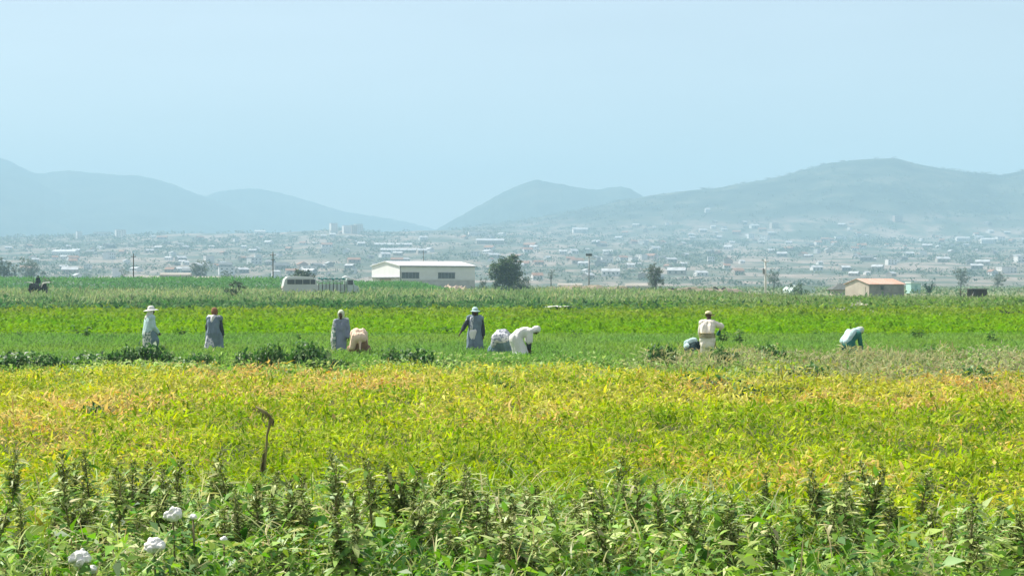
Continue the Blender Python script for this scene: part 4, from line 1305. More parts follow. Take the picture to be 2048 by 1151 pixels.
def small_house():
    d = 282; psi = R(30)
    root = empty('field_house', (pxx(1738, d), d, -.05), 'small block house with a faded red sheet roof and pale gable', 'house', None, psi)
    W, L, E, RZ = 5.9, 7.7, 2.3, 3.15
    bm = bmesh.new()
    g = [(0, 0), (W, 0), (W, E), (W / 2, RZ), (0, E)]
    A = [bm.verts.new((0, y, z)) for y, z in g]; B = [bm.verts.new((L, y, z)) for y, z in g]
    bm.faces.new(A); bm.faces.new(B[::-1])
    for k in range(5): bm.faces.new((A[k], B[k], B[(k + 1) % 5], A[(k + 1) % 5]))
    bmesh.ops.recalc_face_normals(bm, faces=bm.faces)
    me = bpy.data.meshes.new('wall'); bm.to_mesh(me); bm.free()
    link('wall', me, M['grey_wall'], root)
    rm = noise_mat('faded_red_sheet', [(0.35, (.62, .44, .35)), (0.55, (.62, .36, .26)), (0.75, (.64, .45, .36))], .55, .6, stretch=(1, .3, 1))
    bm = bmesh.new(); o = .25
    for y_e in (-o, W + o):
        ze = E - o * (RZ - E) / (W / 2)
        n = 22
        for k in range(n):      # corrugated: alternate strips sit a little higher
            x0 = -.2 + (L + .4) * k / n; x1 = -.2 + (L + .4) * (k + 1) / n; h = .03 if k % 2 else .0
            pts = [(y_e, ze + .02), (W / 2, RZ + .02), (W / 2, RZ + .09 + h), (y_e, ze + .09 + h)]
            a = [bm.verts.new((x0 + .002, y, z)) for y, z in pts]; b = [bm.verts.new((x1 - .002, y, z)) for y, z in pts]
            bm.faces.new(a); bm.faces.new(b[::-1])
            for q in range(4): bm.faces.new((a[q], b[q], b[(q + 1) % 4], a[(q + 1) % 4]))
    bmesh.ops.recalc_face_normals(bm, faces=bm.faces)
    me = bpy.data.meshes.new('roof'); bm.to_mesh(me); bm.free()
    link('roof', me, rm, root)
    boxes('side_wall', [(.12, L, -.06, -.005, 0, E - .15)], noise_mat('stained_shaded_block', [(0.3, (.20, .19, .16)), (0.7, (.36, .34, .29))], .8, .95), root)  # stained blocks, also darkened in colour for the shaded front
    wn = boxes('window', [(2.5, 3.1, -.11, -.065, 1.45, 1.95)], M['shutter'], root)
    boxes('lintel', [(2.42, 3.18, -.14, -.07, 1.95, 2.02)], M['wood_dark'], wn); boxes('sill', [(2.42, 3.18, -.16, -.07, 1.38, 1.45)], M['wood_dark'], wn)
    boxes('door', [(-.06, -.005, .9, 1.8, 0.02, 1.9)], paint('plank_door', (.50, .45, .36), .15, 3, .8, stretch=(1, 4, .3)), root)
    boxes('verge_board', [(-.28, -.205, -.2, -.05, E - .15, E + .0)], M['wood_dark'], root)


small_house()

# shed, hut, tunnel, shack and the stakes by it
r0 = empty('garden_shed', (pxx(1832, 400), 400, 0), 'pale turquoise shed just right of the small red roofed house', 'shed', None, R(20))
tq = paint('pale_turquoise', (.42, .62, .58), .1, 1.5, .7)
boxes('wall', [(-1.35, 1.35, 0, 2.2, 0, 2.35)], tq, r0, .02)
prism('roof', [(-1.5, 2.36), (1.5, 2.36), (1.5, 2.46), (-1.5, 2.66)], -.2, 2.4, paint('pale_sheet', (.66, .72, .68), .08, 1.5, .5), r0)
boxes('door', [(-.4, .4, -.05, -.004, 0.02, 1.95)], paint('teal_door', (.25, .46, .44), .1, 2, .6), r0)

r0 = empty('hipped_hut', (pxx(1690, 345), 345, 0), 'low hut with a dark hipped roof behind the small house', 'hut', None, R(8))
boxes('wall', [(-2.4, 2.4, 0, 3, 0, 1.2)], M['grey_wall'], r0)
bm = bmesh.new()
b4 = [bm.verts.new(p) for p in ((-2.9, -.5, 1.15), (2.9, -.5, 1.15), (2.9, 3.5, 1.15), (-2.9, 3.5, 1.15))]
t2 = [bm.verts.new(p) for p in ((-.7, 1.5, 2.35), (.7, 1.5, 2.35))]
for f in ((b4[0], b4[1], t2[1], t2[0]), (b4[1], b4[2], t2[1]), (b4[2], b4[3], t2[0], t2[1]), (b4[3], b4[0], t2[0]), b4[::-1]): bm.faces.new(f)
bmesh.ops.recalc_face_normals(bm, faces=bm.faces)
me = bpy.data.meshes.new('roof'); bm.to_mesh(me); bm.free()
link('roof', me, paint('dark_thatch', (.12, .13, .12), .3, 3, .95, bump=.4), r0)

r0 = empty('hoop_tunnel', (pxx(1608, 420), 420, 0), 'pale rounded plastic hoop tunnel left of the dark hut', 'greenhouse', None, R(6))
pts = [(3.1 * math.cos(math.pi * k / 16), .3 + 1.6 * math.sin(math.pi * k / 16)) for k in range(17)]
prism('cover', [(3.1, 0)] + pts + [(-3.1, 0)], 0, 9, paint('milky_plastic', (.55, .66, .60), .1, .8, .4), r0)
for y in (0, 4.5, 9): tubes('hoop', [([(3.13 * math.cos(math.pi * k / 12), y, .31 + 1.62 * math.sin(math.pi * k / 12)) for k in range(13)], [.03] * 13)], M['metal_grey'], r0)

r0 = empty('shack', (pxx(1958, 224), 224, 0), 'small dark lean-to shack with a flat roof at the right edge of the field', 'shack', None, R(12))
boxes('wall', [(-.75, 1.15, 0, 1.8, 0, 1.62)], M['wood_dark'], r0)
prism('roof', [(-1.3, 1.64), (1.3, 1.66), (1.3, 1.74), (-1.3, 1.72)], -.35, 2.0, paint('dark_sheet', (.08, .085, .08), .3, 2, .7), r0)
for px_ in (-1.15, -.85): tubes('post', [([(px_, -.25, 0), (px_ + .03, -.25, 1.64)], [.05, .045])], M['wood_dark'], r0)
tubes('brace', [([(-1.15, -.25, .55), (-.78, -.06, 1.3)], [.04, .04])], M['concrete'], r0)
for k, (p_, h_, lb) in enumerate(((1921, 1.75, 'tallest crooked dark stake left of the shack'), (1928, 1.25, 'short crooked dark stake left of the shack, middle of three'), (1935, 1.75, 'dark stake with side twigs closest to the shack'))):
    s = empty('stake', (pxx(p_, 218), 218, 0), lb, 'stake', 'stakes beside the shack')
    tubes('pole', [([(0, 0, -.1), (.04, 0, h_ * .5), (-.03, 0, h_)], [.07, .06, .04])], M['wood_dark'], s)
    tubes('twig', [([(.02, 0, h_ * (.35 + .2 * q)), ((-1) ** q * .16, .05, h_ * (.5 + .2 * q))], [.03, .015]) for q in range(3)], M['wood_dark'], s)

# ------------------------------------------------------------------ poles
PG = 'thin poles along the plain'
def pole(px, ptop, d, r, label, arms, mat, dxs=0.0, zb=0.0):
    x = pxx(px, d); H = pyz(ptop, d) - zb
    root = empty('utility_pole', (x, d, zb), label, 'pole', PG)
    tubes('post', [([(0, 0, -.3), (dxs * .5, 0, H * .5), (dxs, 0, H)], [r, r * .85, r * .65])], mat, root)
    for z, l, t in arms:
        a = boxes('crossarm', [(dxs - l, dxs + l, -.06 - r, -r * .7, H - z - t, H - z)], mat, root)
        tubes('insulator', [([(dxs + q * l * .85, -.03 - r * .85, H - z), (dxs + q * l * .85, -.03 - r * .85, H - z + .16)], [.05, .04]) for q in (-1, 1)], M['metal_grey'], a)
    return root, H


pole(267, 507, 310, .13, 'leftmost thin dark utility pole above the maize edge', [(.5, .45, .1)], M['wood_dark'])
pole(546, 503, 318, .13, 'thin dark pole just left of the minibus', [(.6, .55, .1), (1.5, .4, .1)], M['wood_dark'])
rt, H = pole(1531, 518, 246, .19, 'pale concrete pole with a grey box, nearest pole on the right', [(.35, .38, .1)], M['concrete'])
boxes('lamp_arm', [(-.62, -.15, -.06, .06, H - .2, H - .1)], M['concrete'], rt)
boxes('meter_box', [(-.42, -.16, -.16, .1, H - 2.15, H - 1.35)], M['metal_grey'], rt, .02)
rt = empty('lamp_mast', (pxx(1178, 335), 335, 0), 'floodlight mast with a dark panel and a white bar on top', 'mast')
H = pyz(507, 335)
tubes('post', [([(0, 0, -.3), (0, 0, H - .3)], [.16, .10])], M['metal_grey'], rt)
boxes('panel', [(-.62, .62, -.1, .1, H - .45, H)], M['shutter'], rt, .02)
boxes('lamp_bar', [(-.7, .7, -.2, .2, H - .62, H - .5)], paint('white_lamp', (.82, .82, .8), .04, 2, .4), rt, .02)
boxes('crossarm', [(-1.5, 1.5, -.05, .05, H - 1.05, H - .95)], M['concrete'], rt)


# ------------------------------------------------------------------ mounds, debris, sheet, branch
def mound(name, px, d, L, W, H, mat, label, seed, cat):
    root_x = pxx(px, d)
    nx, ny = 60, 24
    U, V = np.meshgrid(np.linspace(-1, 1, nx), np.linspace(-1, 1, ny))
    rr = np.clip(1 - U ** 4 * .9 - V ** 2, 0, 1)
    Z = H * np.sqrt(rr) * (.55 + .9 * fbm(U * 5, V * 2 + seed, seed, 4)) - .15
    v = np.stack([U * L / 2, V * W / 2, Z], -1).reshape(-1, 3)
    i, j = np.meshgrid(np.arange(ny - 1), np.arange(nx - 1), indexing='ij'); a = (i * nx + j).ravel()
    o = link(name, mesh_np(name, v, np.stack([a, a + 1, a + nx + 1, a + nx], 1)), mat, None, True)
    o.location = (root_x, d, 0)
    tag(o, label, cat)
    return o


earth = noise_mat('brown_earth', [(0.3, (.16, .15, .09)), (0.5, (.24, .20, .14)), (0.7, (.30, .24, .18))], .5, .95, bump=.3)
mound('earth_mound', 1172, 332, 19, 6, 1.95, earth, 'long low brown earth mound beneath the floodlight mast', 3, 'mound')
mound('earth_mound', 1405, 345, 17, 5, 1.55, earth, 'low earth bank with dark scraps right of the leaning tree', 9, 'mound')
mound('hay_heap', 908, 338, 5.6, 4, 2.0, noise_mat('dry_hay', [(0.3, (.42, .32, .24)), (0.7, (.58, .46, .36))], 2, .95, bump=.5), 'pinkish heap of dry hay at the right end of the barn', 5, 'hay heap')
for k, (p_, dz, l_, an, lb) in enumerate(((1345, 1.2, 1.1, .1, 'dark log on the left end of the low earth bank'), (1378, 1.25, .8, -.3, 'short dark scrap lying mid way along the low earth bank'),
                                          (1432, 1.35, 1.3, .5, 'dark tilted scrap pile piece on the right of the low earth bank'), (1447, 1.3, .9, -.5, 'rightmost dark scrap on the low earth bank'))):
    o = tubes('log', [([(-l_ / 2, 0, 0), (0, .05, .08), (l_ / 2, 0, .0)], [.16, .2, .13])], M['wood_dark'], None)
    o.location = (pxx(p_, 343), 343, dz); o.rotation_euler = (0, an * .7, an)
    tag(o, lb, 'log', 'dark scraps on the earth bank')


def crumpled_sheet():
    nx, ny = 24, 10
    U, V = np.meshgrid(np.linspace(-1, 1, nx), np.linspace(-1, 1, ny))
    Z = .12 + .22 * fbm(U * 2.2, V * 2, 4, 3) * (1 - .4 * U * U) - .10 * V
    top = np.stack([U * .95 * (1 + .1 * np.sin(V * 3)), V * .7, Z], -1).reshape(-1, 3)
    i, j = np.meshgrid(np.arange(ny - 1), np.arange(nx - 1), indexing='ij'); a = (i * nx + j).ravel()
    o = link('plastic_sheet', mesh_np('plastic_sheet', top, np.stack([a, a + 1, a + nx + 1, a + nx], 1)), paint('white_plastic', (.78, .78, .72), .05, 3, .35), None, True)
    sd_ = o.modifiers.new('thickness', 'SOLIDIFY'); sd_.thickness = .01
    o.location = (pxx(1118, 128), 128, .50); o.rotation_euler = (.12, 0, .1)
    tag(o, 'pale crumpled plastic sheet lying on the far edge of the lime crop', 'sheet')


crumpled_sheet()
br = empty('fallen_branch', (pxx(2018, 110), 110, .45), 'dark fallen branch lying on the crop at the far right', 'branch')
tubes('limb', [([(-.9, 0, .05), (0, .05, .08), (.9, .1, .12)], [.05, .07, .03]), ([(-.3, 0, .08), (-.75, 0, .38)], [.035, .015]), ([(-.1, 0, .08), (-.35, 0, .42)], [.03, .012])], M['wood_dark'], br)
tubes('twig', [([(.2, .05, .1), (.5, .0, .3)], [.02, .008]), ([(.4, .05, .1), (.75, .0, .26)], [.02, .008])], M['wood_dark'], br)


# ------------------------------------------------------------------ vehicles half hidden by the grass
def minibus():
    d = 205; psi = R(16)
    root = empty('minibus', (pxx(567, d), d, .6), 'pale minibus with striped rear, half hidden in grass in front of a dark tree', 'minibus', None, psi)
    W, L = 1.75, 4.25
    pale = paint('pale_grey_paint', (.60, .64, .60), .06, 1, .4, .5)
    cream = paint('sunlit_rear_paint', (.80, .78, .70), .05, 1, .4, .5)  # paler than the body: sunlight on the rear put into the paint
    # side profile, x forward
    pr = [(0, .42), (0, 1.55), (.18, 2.35), (.5, 2.52), (3.5, 2.52), (3.95, 2.3), (4.2, 1.5), (L, 1.35), (L, .42)]
    prism('body', pr, 0, W, pale, root, .05)
    prism('roof', [(.35, 2.5), (.5, 2.62), (2.0, 2.68), (3.5, 2.6), (3.7, 2.48)], .08, W - .08, paint('white_roof', (.78, .8, .76), .05, 1, .4), root, .02)
    boxes('rear_panel', [(-.045, -.004, .08, W - .08, .5, 1.5)], cream, root)
    boxes('stripe', [(-.06, -.047, .1, W - .1, z, z + .13) for z in (.55, .82, 1.12)], M['shutter'], root)
    for x0, x1 in ((.45, 1.35), (1.42, 2.3), (2.37, 3.2), (3.27, 3.85)):
        boxes('window', [(x0, x1, -.03, -.004, 1.72, 2.28)], M['glass'], root)
    boxes('bumper', [(-.18, -.065, .05, W - .05, .32, .48)], M['metal_grey'], root, .02)
    boxes('skirt_trim', [(.1, L - .1, -.025, -.004, .42, .62)], M['shutter'], root)
    for x in (.85, 3.35):
        for y in (.1, W - .1): disc_wheel('wheel', (x, y, .36), .36, .22, root)
    for y in (.12, W - .28): boxes('tail_light', [(-.062, -.047, y, y + .16, 1.27, 1.45)], paint('tail_red', (.4, .03, .02), .1, 3, .3), root)


minibus()


def truck():
    d = 209; psi = R(10)
    root = empty('truck', (pxx(636, d), d, .6), 'pale green stake bed truck with a teal rail, in grass right of the minibus', 'truck', None, psi)
    pg = paint('pale_green_paint', (.52, .62, .57), .07, 1.2, .5, .4)
    tl = paint('teal_tarpaulin', (.03, .20, .18), .2, 4, .7, bump=.3)
    W = 1.9
    boxes('chassis', [(0, 4.6, .45, .6, .55, .72), (0, 4.6, W - .6, W - .45, .55, .72)], M['black'], root)
    bed = boxes('cargo_bed', [(0, 3.35, 0, .06, .85, 1.75), (0, 3.35, W - .06, W, .85, 1.75), (0, .06, .065, W - .065, .85, 1.75), (3.29, 3.35, .065, W - .065, .85, 2.3), (0, 3.35, 0, W, .73, .845)], pg, root)
    boxes('stake', [(x, x + .07, -.05, -.004, .8, 2.2) for x in np.linspace(.05, 3.2, 8)], M['wood_dark'], bed)
    boxes('side_rail', [(-.02, 3.38, -.09, -.055, z, z + .1) for z in (1.9, 2.1)], pg, bed)
    nx = 30
    tubes('tarpaulin', [([(x, -.1 + .05 * math.sin(x * 5), 2.36 + .05 * math.sin(x * 9)) for x in np.linspace(.0, 3.4, nx)], [.10 + .03 * math.sin(k * 1.7) for k in range(nx)])], tl, bed)
    pr = [(3.5, .6), (3.5, 2.3), (3.62, 2.42), (4.3, 2.40), (4.5, 1.62), (4.95, 1.45), (5.02, 1.2), (5.02, .6)]
    cab = prism('cab', pr, .05, W - .05, pg, root, .05)
    boxes('window', [(3.68, 4.3, .02, .046, 1.65, 2.2)], M['glass'], cab)
    boxes('door_line', [(3.6, 3.63, .03, .046, .8, 2.25), (4.35, 4.38, .03, .046, .8, 1.6)], M['shutter'], cab)
    boxes('bumper', [(5.03, 5.18, .1, W - .1, .5, .7)], M['metal_grey'], root, .03)
    rk = tubes('roof_sack', [([(3.05, .5, 2.48), (3.4, .6, 2.58), (3.95, .7, 2.52)], [.13, .19, .1])], paint('white_sack', (.8, .8, .78), .05, 3, .7), root)
    for x, r in ((.8, .42), (1.7, .42), (4.3, .42)):
        for y in (.12, W - .12): disc_wheel('wheel', (x, y, r), r, .24, root)
    boxes('mud_flap', [(x, x + .05, .02, .3, .3, .8) for x in (.2, 2.3)], M['black'], root)


truck()


def tractor():
    d = 203; zb = 1.15
    root = empty('tractor', (pxx(76, d), d, zb), 'old tractor with white mudguards seen end on, in the grass at the far left', 'tractor', None, R(180))
    wm = paint('white_mudguard', (.74, .76, .72), .06, 2, .45)
    dk = paint('dark_machine', (.05, .055, .05), .25, 3, .6)
    # seen from the back; x across
    for s in (-1, 1):
        m = Matrix.Translation((s * .78, 0, .62)) @ Matrix.Rotation(R(90), 4, 'Y')
        wl = link('rear_wheel', lathe('rear_wheel', [(.36, -.17), (.56, -.17), (.62, -.1), (.62, .1), (.56, .17), (.36, .17)], 26, tilt=m), M['black'], root)
        link('rim', lathe('rim', [(.05, -.1), (.35, -.1), (.35, .1), (.05, .1)], 18, tilt=m), M['metal_grey'], wl)
        m = Matrix.Translation((s * .55, 1.75, .36)) @ Matrix.Rotation(R(90), 4, 'Y')
        wl = link('front_wheel', lathe('front_wheel', [(.2, -.09), (.33, -.09), (.36, -.05), (.36, .05), (.33, .09), (.2, .09)], 22, tilt=m), M['black'], root)
        link('rim', lathe('rim', [(.03, -.06), (.19, -.06), (.19, .06), (.03, .06)], 14, tilt=m), M['metal_grey'], wl)
        # mudguard: curved sheet over the wheel sweeping outwards
        bm = bmesh.new(); prof2 = [(.34, .62), (.37, .95), (.45, 1.20), (.62, 1.36), (.9, 1.42), (1.5, 1.45)]
        secs = []
        for k in range(7):
            y = -.62 + 1.24 * k / 6; drop = (abs(y) / .62) ** 2 * .22
            secs.append([bm.verts.new((s * x, y, z - drop * .4 * (x / 1.3))) for x, z in prof2])
        for a, b in zip(secs, secs[1:]):
            for k in range(len(prof2) - 1): bm.faces.new((a[k], a[k + 1], b[k + 1], b[k]))
        bmesh.ops.solidify(bm, geom=bm.faces[:], thickness=.2)
        me = bpy.data.meshes.new('mudguard'); bm.to_mesh(me); bm.free()
        link('mudguard', me, wm, root, True)
    boxes('axle_housing', [(-.6, .6, -.16, .16, .5, .78), (-.2, .2, -.35, .9, .45, .95)], dk, root, .04)
    prism('bonnet', [(-.26, .7), (-.26, 1.2), (-.18, 1.3), (.18, 1.3), (.26, 1.2), (.26, .7)], .6, 2.1, dk, root, .03)
    tubes('exhaust', [([(.16, 1.4, 1.25), (.16, 1.4, 2.0)], [.04, .04])], dk, root)
    st = boxes('seat', [(-.24, .24, -.28, .16, 1.25, 1.33), (-.24, .24, -.34, -.285, 1.25, 1.6), (-.1, .1, -.15, .05, .95, 1.245)], dk, root, .02)
    tubes('steering_wheel', [([(.2 * math.cos(a), .52 + .12 * math.sin(a), 1.33 + .16 * math.sin(a)) for a in np.linspace(0, 6.2, 18)], [.018] * 18)], dk, root)
    boxes('hitch_frame', [(-1.0, 1.0, -.75, -.66, .5, .62)] + [(x, x + .07, -.8, -.62, .1, .5) for x in (-.95, -.6, -.1, .3, .65, .9)], M['metal_grey'], root)
    # the driver sits on it: a thing of its own
    p = Pose(1.6, .05, crouch=.42, head_tilt=.1)
    for i, q in enumerate((-1, 1)):
        p.knee[i] = p.hip[i] + Vector((q * .06, .42, .02)); p.ank[i] = p.knee[i] + Vector((0, .08, -.40))
        p.arm(i, p.sh[i] + Vector((q * .07, .08, -.26)), p.sh[i] + Vector((q * -.02, .36, -.30)))
    dx = empty('person', (pxx(76, d), d, zb + .95), 'person in dark clothes driving the tractor', 'person', None, R(180))
    link('body', fuse('body', body_caps(p), .010, 2), M['skin'], dx)
    link('shirt', fuse('shirt', torso_caps(p, .02) + sleeve_caps(p, 0, .02) + sleeve_caps(p, 1, .02), .02, 2), CL['dark'], dx)
    link('trousers', fuse('trousers', [(p.hip[i], p.knee[i], .10, .075) for i in (0, 1)] + [(p.knee[i], p.ank[i], .075, .06) for i in (0, 1)] + [(p.hip[0], p.hip[1], .13, .13)], .02, 2), CL['dark'], dx)
    link('cap', cap_hat(p, None)[1], CL['dark'], dx)


tractor()


# ------------------------------------------------------------------ the town on the hillside: every house its own object
HM = {'white': paint('house_white', (.66, .65, .63), .1, .3, .8), 'cream': paint('house_cream', (.40, .36, .31), .08, .3, .8), 'grey': paint('house_grey', (.26, .26, .25), .1, .3, .8),
      'pink': paint('house_pink', (.36, .29, .26), .1, .3, .8), 'sheet': paint('roof_sheet', (.48, .49, .50), .3, .3, .45), 'rust': paint('roof_rust', (.30, .17, .12), .2, .3, .8), 'slate': paint('roof_slate', (.15, .16, .17), .2, .3, .7)}


def house_mesh(L, W, E, H, wall, roof, flat=False):
    bm = bmesh.new()
    if flat:
        box_bm(bm, -L / 2, L / 2, -W / 2, W / 2, -3, E)
        n0 = len(bm.faces)
        box_bm(bm, -L / 2 - .25, L / 2 + .25, -W / 2 - .25, W / 2 + .25, E + .004, E + .4)
    else:
        g = [(-W / 2, -3), (W / 2, -3), (W / 2, E), (0, H), (-W / 2, E)]
        A = [bm.verts.new((-L / 2, y, z)) for y, z in g]; B = [bm.verts.new((L / 2, y, z)) for y, z in g]
        bm.faces.new(A); bm.faces.new(B[::-1])
        for k in range(5): bm.faces.new((A[k], B[k], B[(k + 1) % 5], A[(k + 1) % 5]))
        n0 = len(bm.faces)
        for s in (-1, 1):
            pts = [(s * (W / 2 + .4), E - .25), (0, H + .05), (0, H + .3), (s * (W / 2 + .4), E)]
            a = [bm.verts.new((-L / 2 - .3, y, z)) for y, z in pts]; b = [bm.verts.new((L / 2 + .3, y, z)) for y, z in pts]
            bm.faces.new(a); bm.faces.new(b[::-1])
            for k in range(4): bm.faces.new((a[k], b[k], b[(k + 1) % 4], a[(k + 1) % 4]))
    bm.faces.ensure_lookup_table()
    for f in bm.faces[n0:]: f.material_index = 1
    n1 = len(bm.faces)
    nw = max(2, int(L / 2.6))
    for st in range(max(1, int(E / 2.9))):      # openings in the long walls
        for k in range(nw):
            x = -L / 2 + L * (k + .5) / nw
            for s in (-1, 1):
                y0, y1 = sorted((s * (W / 2 + .005), s * (W / 2 + .06)))
                box_bm(bm, x - .5, x + .5, y0, y1, st * 2.9 + .9, st * 2.9 + 2.1)
    bm.faces.ensure_lookup_table()
    for f in bm.faces[n1:]: f.material_index = 2
    bmesh.ops.recalc_face_normals(bm, faces=bm.faces)
    me = bpy.data.meshes.new('house'); bm.to_mesh(me); bm.free()
    for m_ in (HM[wall], HM[roof], M['shutter']): me.materials.append(m_)
    return me


KINDS = [('white', 'sheet', 'white house with a pale sheet roof', house_mesh(9, 7, 3, 4.6, 'white', 'sheet'), 5),
         ('white', 'rust', 'white house with a rusty roof', house_mesh(8, 6.5, 3, 4.8, 'white', 'rust'), 2),
         ('cream', 'sheet', 'cream house with a pale sheet roof', house_mesh(10, 7, 3, 4.7, 'cream', 'sheet'), 4),
         ('cream', 'rust', 'cream house with a rusty roof', house_mesh(9, 7, 3, 4.9, 'cream', 'rust'), 2),
         ('grey', 'sheet', 'grey house with a pale sheet roof', house_mesh(8, 6, 2.8, 4.2, 'grey', 'sheet'), 4),
         ('grey', 'slate', 'grey house with a dark roof', house_mesh(9, 7, 3, 4.8, 'grey', 'slate'), 2),
         ('pink', 'rust', 'dull pink house with a rusty roof', house_mesh(9, 7, 3, 4.8, 'pink', 'rust'), 2),
         ('white', 'slate', 'white flat roofed two storey house', house_mesh(9, 8, 6, 6.4, 'white', 'sheet', True), 3)]
REG = [(150, 'above the tractor at the far left'), (330, 'around the leftmost thin pole'), (520, 'between the two thin left poles'), (735, 'above the minibus and truck'),
       (960, 'above the white barn'), (1130, 'behind the big round tree'), (1330, 'around the floodlight mast'), (1530, 'left of the concrete pole'), (1720, 'right of the concrete pole'),
       (1880, 'above the red roofed house'), (2200, 'above the dark shack')]


def town():
    rg = np.random.default_rng(77)
    wts = np.array([k[4] for k in KINDS], float); wts /= wts.sum()
    pts = []
    tries = 0
    def dens(px, py):
        t = math.exp(-((px - 560) / 260) ** 2 - ((py - 505) / 32) ** 2) + .8 * math.exp(-((px - 1200) / 220) ** 2 - ((py - 500) / 32) ** 2) \
            + .8 * math.exp(-((px - 1850) / 260) ** 2 - ((py - 500) / 34) ** 2) + .45 * math.exp(-((px - 200) / 200) ** 2 - ((py - 505) / 28) ** 2) \
            + .4 * math.exp(-((py - 540) / 22) ** 2) + .55 * math.exp(-((px - 1500) / 420) ** 2 - ((py - 472) / 26) ** 2)
        return t
    while len(pts) < 290 and tries < 20000:
        tries += 1
        px = rg.uniform(-40, 2090); py = rg.uniform(440, 560)
        if rg.uniform(0, 1.3) < dens(px, py) and (py > crestA(px) + 3 or px > 1150): pts.append((px, py))
    pts = np.array(pts)
    ds = solve_hill(pts[:, 0], pts[:, 1])
    for (px, py), d in zip(pts, ds):
        k = KINDS[rg.choice(len(KINDS), p=wts)]
        x = (px - 1024) / F * d
        o = bpy.data.objects.new('house', k[3]); C.objects.link(o)
        o.location = (x, d, float(hill_z(x, d)) + .3)
        o.rotation_euler = (0, 0, rg.normal(.25, .5) + (math.pi / 2 if rg.uniform() < .18 else 0))
        s = rg.uniform(.55, 1.0) * (.75 + .3 * d / 1800); o.scale = (s * rg.uniform(.8, 1.5), s, s * rg.uniform(.85, 1.1))
        rgn = next(n for lim, n in REG if px < lim)
        tag(o, 'small hazy ' + k[2] + ', ' + rgn, 'house', 'houses on the hazy hillside')
    # larger buildings the photo shows one by one
    spec = [(131, 512, 28, 4.2, 9, 'sheet', 'white', False, R(-20), 'large bright white roofed hall on the hillside left of the leftmost pole'),
            (205, 471, 26, 5, 9, 'sheet', 'white', True, .1, 'long white flat building on the left ridge line'),
            (158, 479, 7, 11, 8, 'sheet', 'white', True, .5, 'narrow white tower block on the left ridge, left of the long flat building'),
            (236, 478, 7, 13, 8, 'sheet', 'white', True, .5, 'narrow white tower block right of the long flat building, left of a pair'),
            (246, 477, 7, 12, 8, 'sheet', 'white', True, .5, 'narrow white tower block right of the long flat building, right of a pair'),
            (667, 468, 10, 15, 9, 'sheet', 'white', True, .4, 'tallest white block in the wooded hilltop cluster, at its left end'),
            (693, 467, 11, 11, 9, 'sheet', 'white', True, .4, 'white block in the middle of the wooded hilltop cluster'),
            (707, 467, 9, 12, 9, 'sheet', 'cream', True, .4, 'cream block beside the middle one of the wooded hilltop cluster'),
            (717, 466, 12, 13, 9, 'sheet', 'white', True, .4, 'white block at the right end of the wooded hilltop cluster'),
            (520, 470, 16, 5, 9, 'sheet', 'white', False, .2, 'white roofed building on the ridge above the pole by the minibus'),
            (786, 494, 44, 2.5, 9, 'sheet', 'grey', False, .05, 'very long low pale roofed shed on the slope above the barn'),
            (800, 505, 40, 2.2, 9, 'sheet', 'grey', False, .05, 'second very long low shed on the slope, just over the barn ridge'),
            (955, 471, 26, 5, 10, 'sheet', 'white', True, .15, 'pale terrace of buildings on the slope left of the big round tree'),
            (980, 488, 34, 4, 10, 'sheet', 'cream', False, .1, 'long pale roofed building above the big round tree'),
            (1160, 465, 24, 5, 12, 'sheet', 'white', False, .15, 'white hall with a pinkish surround upslope of the floodlight mast'),
            (1214, 525, 10, 4, 7, 'sheet', 'white', True, .1, 'bright white bungalow right of the floodlight mast post'),
            (1221, 552, 12, 3, 7, 'sheet', 'white', False, .0, 'low bright white roof at the foot of the slope right of the mast'),
            (1126, 509, 8, 3, 7, 'sheet', 'white', False, .0, 'small bright white roof left of the floodlight mast head'),
            (1925, 482, 20, 4, 8, 'sheet', 'white', False, .1, 'long bright white roof high on the right slope'),
            (1974, 487, 18, 5, 10, 'sheet', 'white', False, .0, 'bright white domed looking hall high at the far right slope'),
            (1680, 480, 16, 5, 8, 'sheet', 'white', True, .1, 'white flat building on the tan fields of the right slope'),
            (1548, 456, 12, 8, 12, 'sheet', 'cream', True, .2, 'lone pale blocky building on the wooded slope above the concrete pole'),
            (1415, 424, 9, 5, 8, 'sheet', 'white', False, .1, 'lone small white house high on the wooded hill'),
            (1795, 443, 14, 9, 10, 'sheet', 'pink', True, .2, 'pinkish block above the tan fields of the right slope')]
    q = solve_hill([s[0] for s in spec], [s[1] for s in spec])
    for (px, py, L, E, W, rf, wl, fl, rz, lb), d in zip(spec, q):
        x = (px - 1024) / F * d
        o = bpy.data.objects.new('large_building', house_mesh(L, W, E, E + W * .2, wl, rf, fl)); C.objects.link(o)
        o.location = (x, d, float(hill_z(x, d)) + .5); o.rotation_euler = (0, 0, rz)
        tag(o, lb, 'building')


town()
# low white greenhouses at the edge of the plain
for px, py, L, lb in ((330, 556, 16, 'low white plastic greenhouse between the two thin left poles, longer one'), (352, 550, 10, 'low white plastic greenhouse behind the longer one by the thin left poles'),
                      (412, 557, 9, 'low white plastic tunnel at the foot of the wide faint tree'), (1140, 571, 8, 'low white sheet roof behind the earth mound'), (1275, 572, 8, 'low pale roof left of the leaning tree')):
    d = 560.0
    x = pxx(px, d)
    pts = [(2.2 * math.cos(math.pi * k / 10), .6 + 1.1 * math.sin(math.pi * k / 10)) for k in range(11)]
    o = prism('greenhouse', [(2.2, 0)] + pts + [(-2.2, 0)], -L / 2, L / 2, HM['cream'], None, axis='x')
    o.location = (x, d, max(0, pyz(py, d) - .9)); o.rotation_euler = (0, 0, .05)
    tag(o, lb, 'greenhouse', 'white greenhouses at the edge of the plain')


# ------------------------------------------------------------------ single plants: spiked weeds, leafy bushes, dead stalk, white flower heads
def leaf_mesh_obj(name, arrs, mat, parent):
    return foliage(name, arrs, mat, parent)


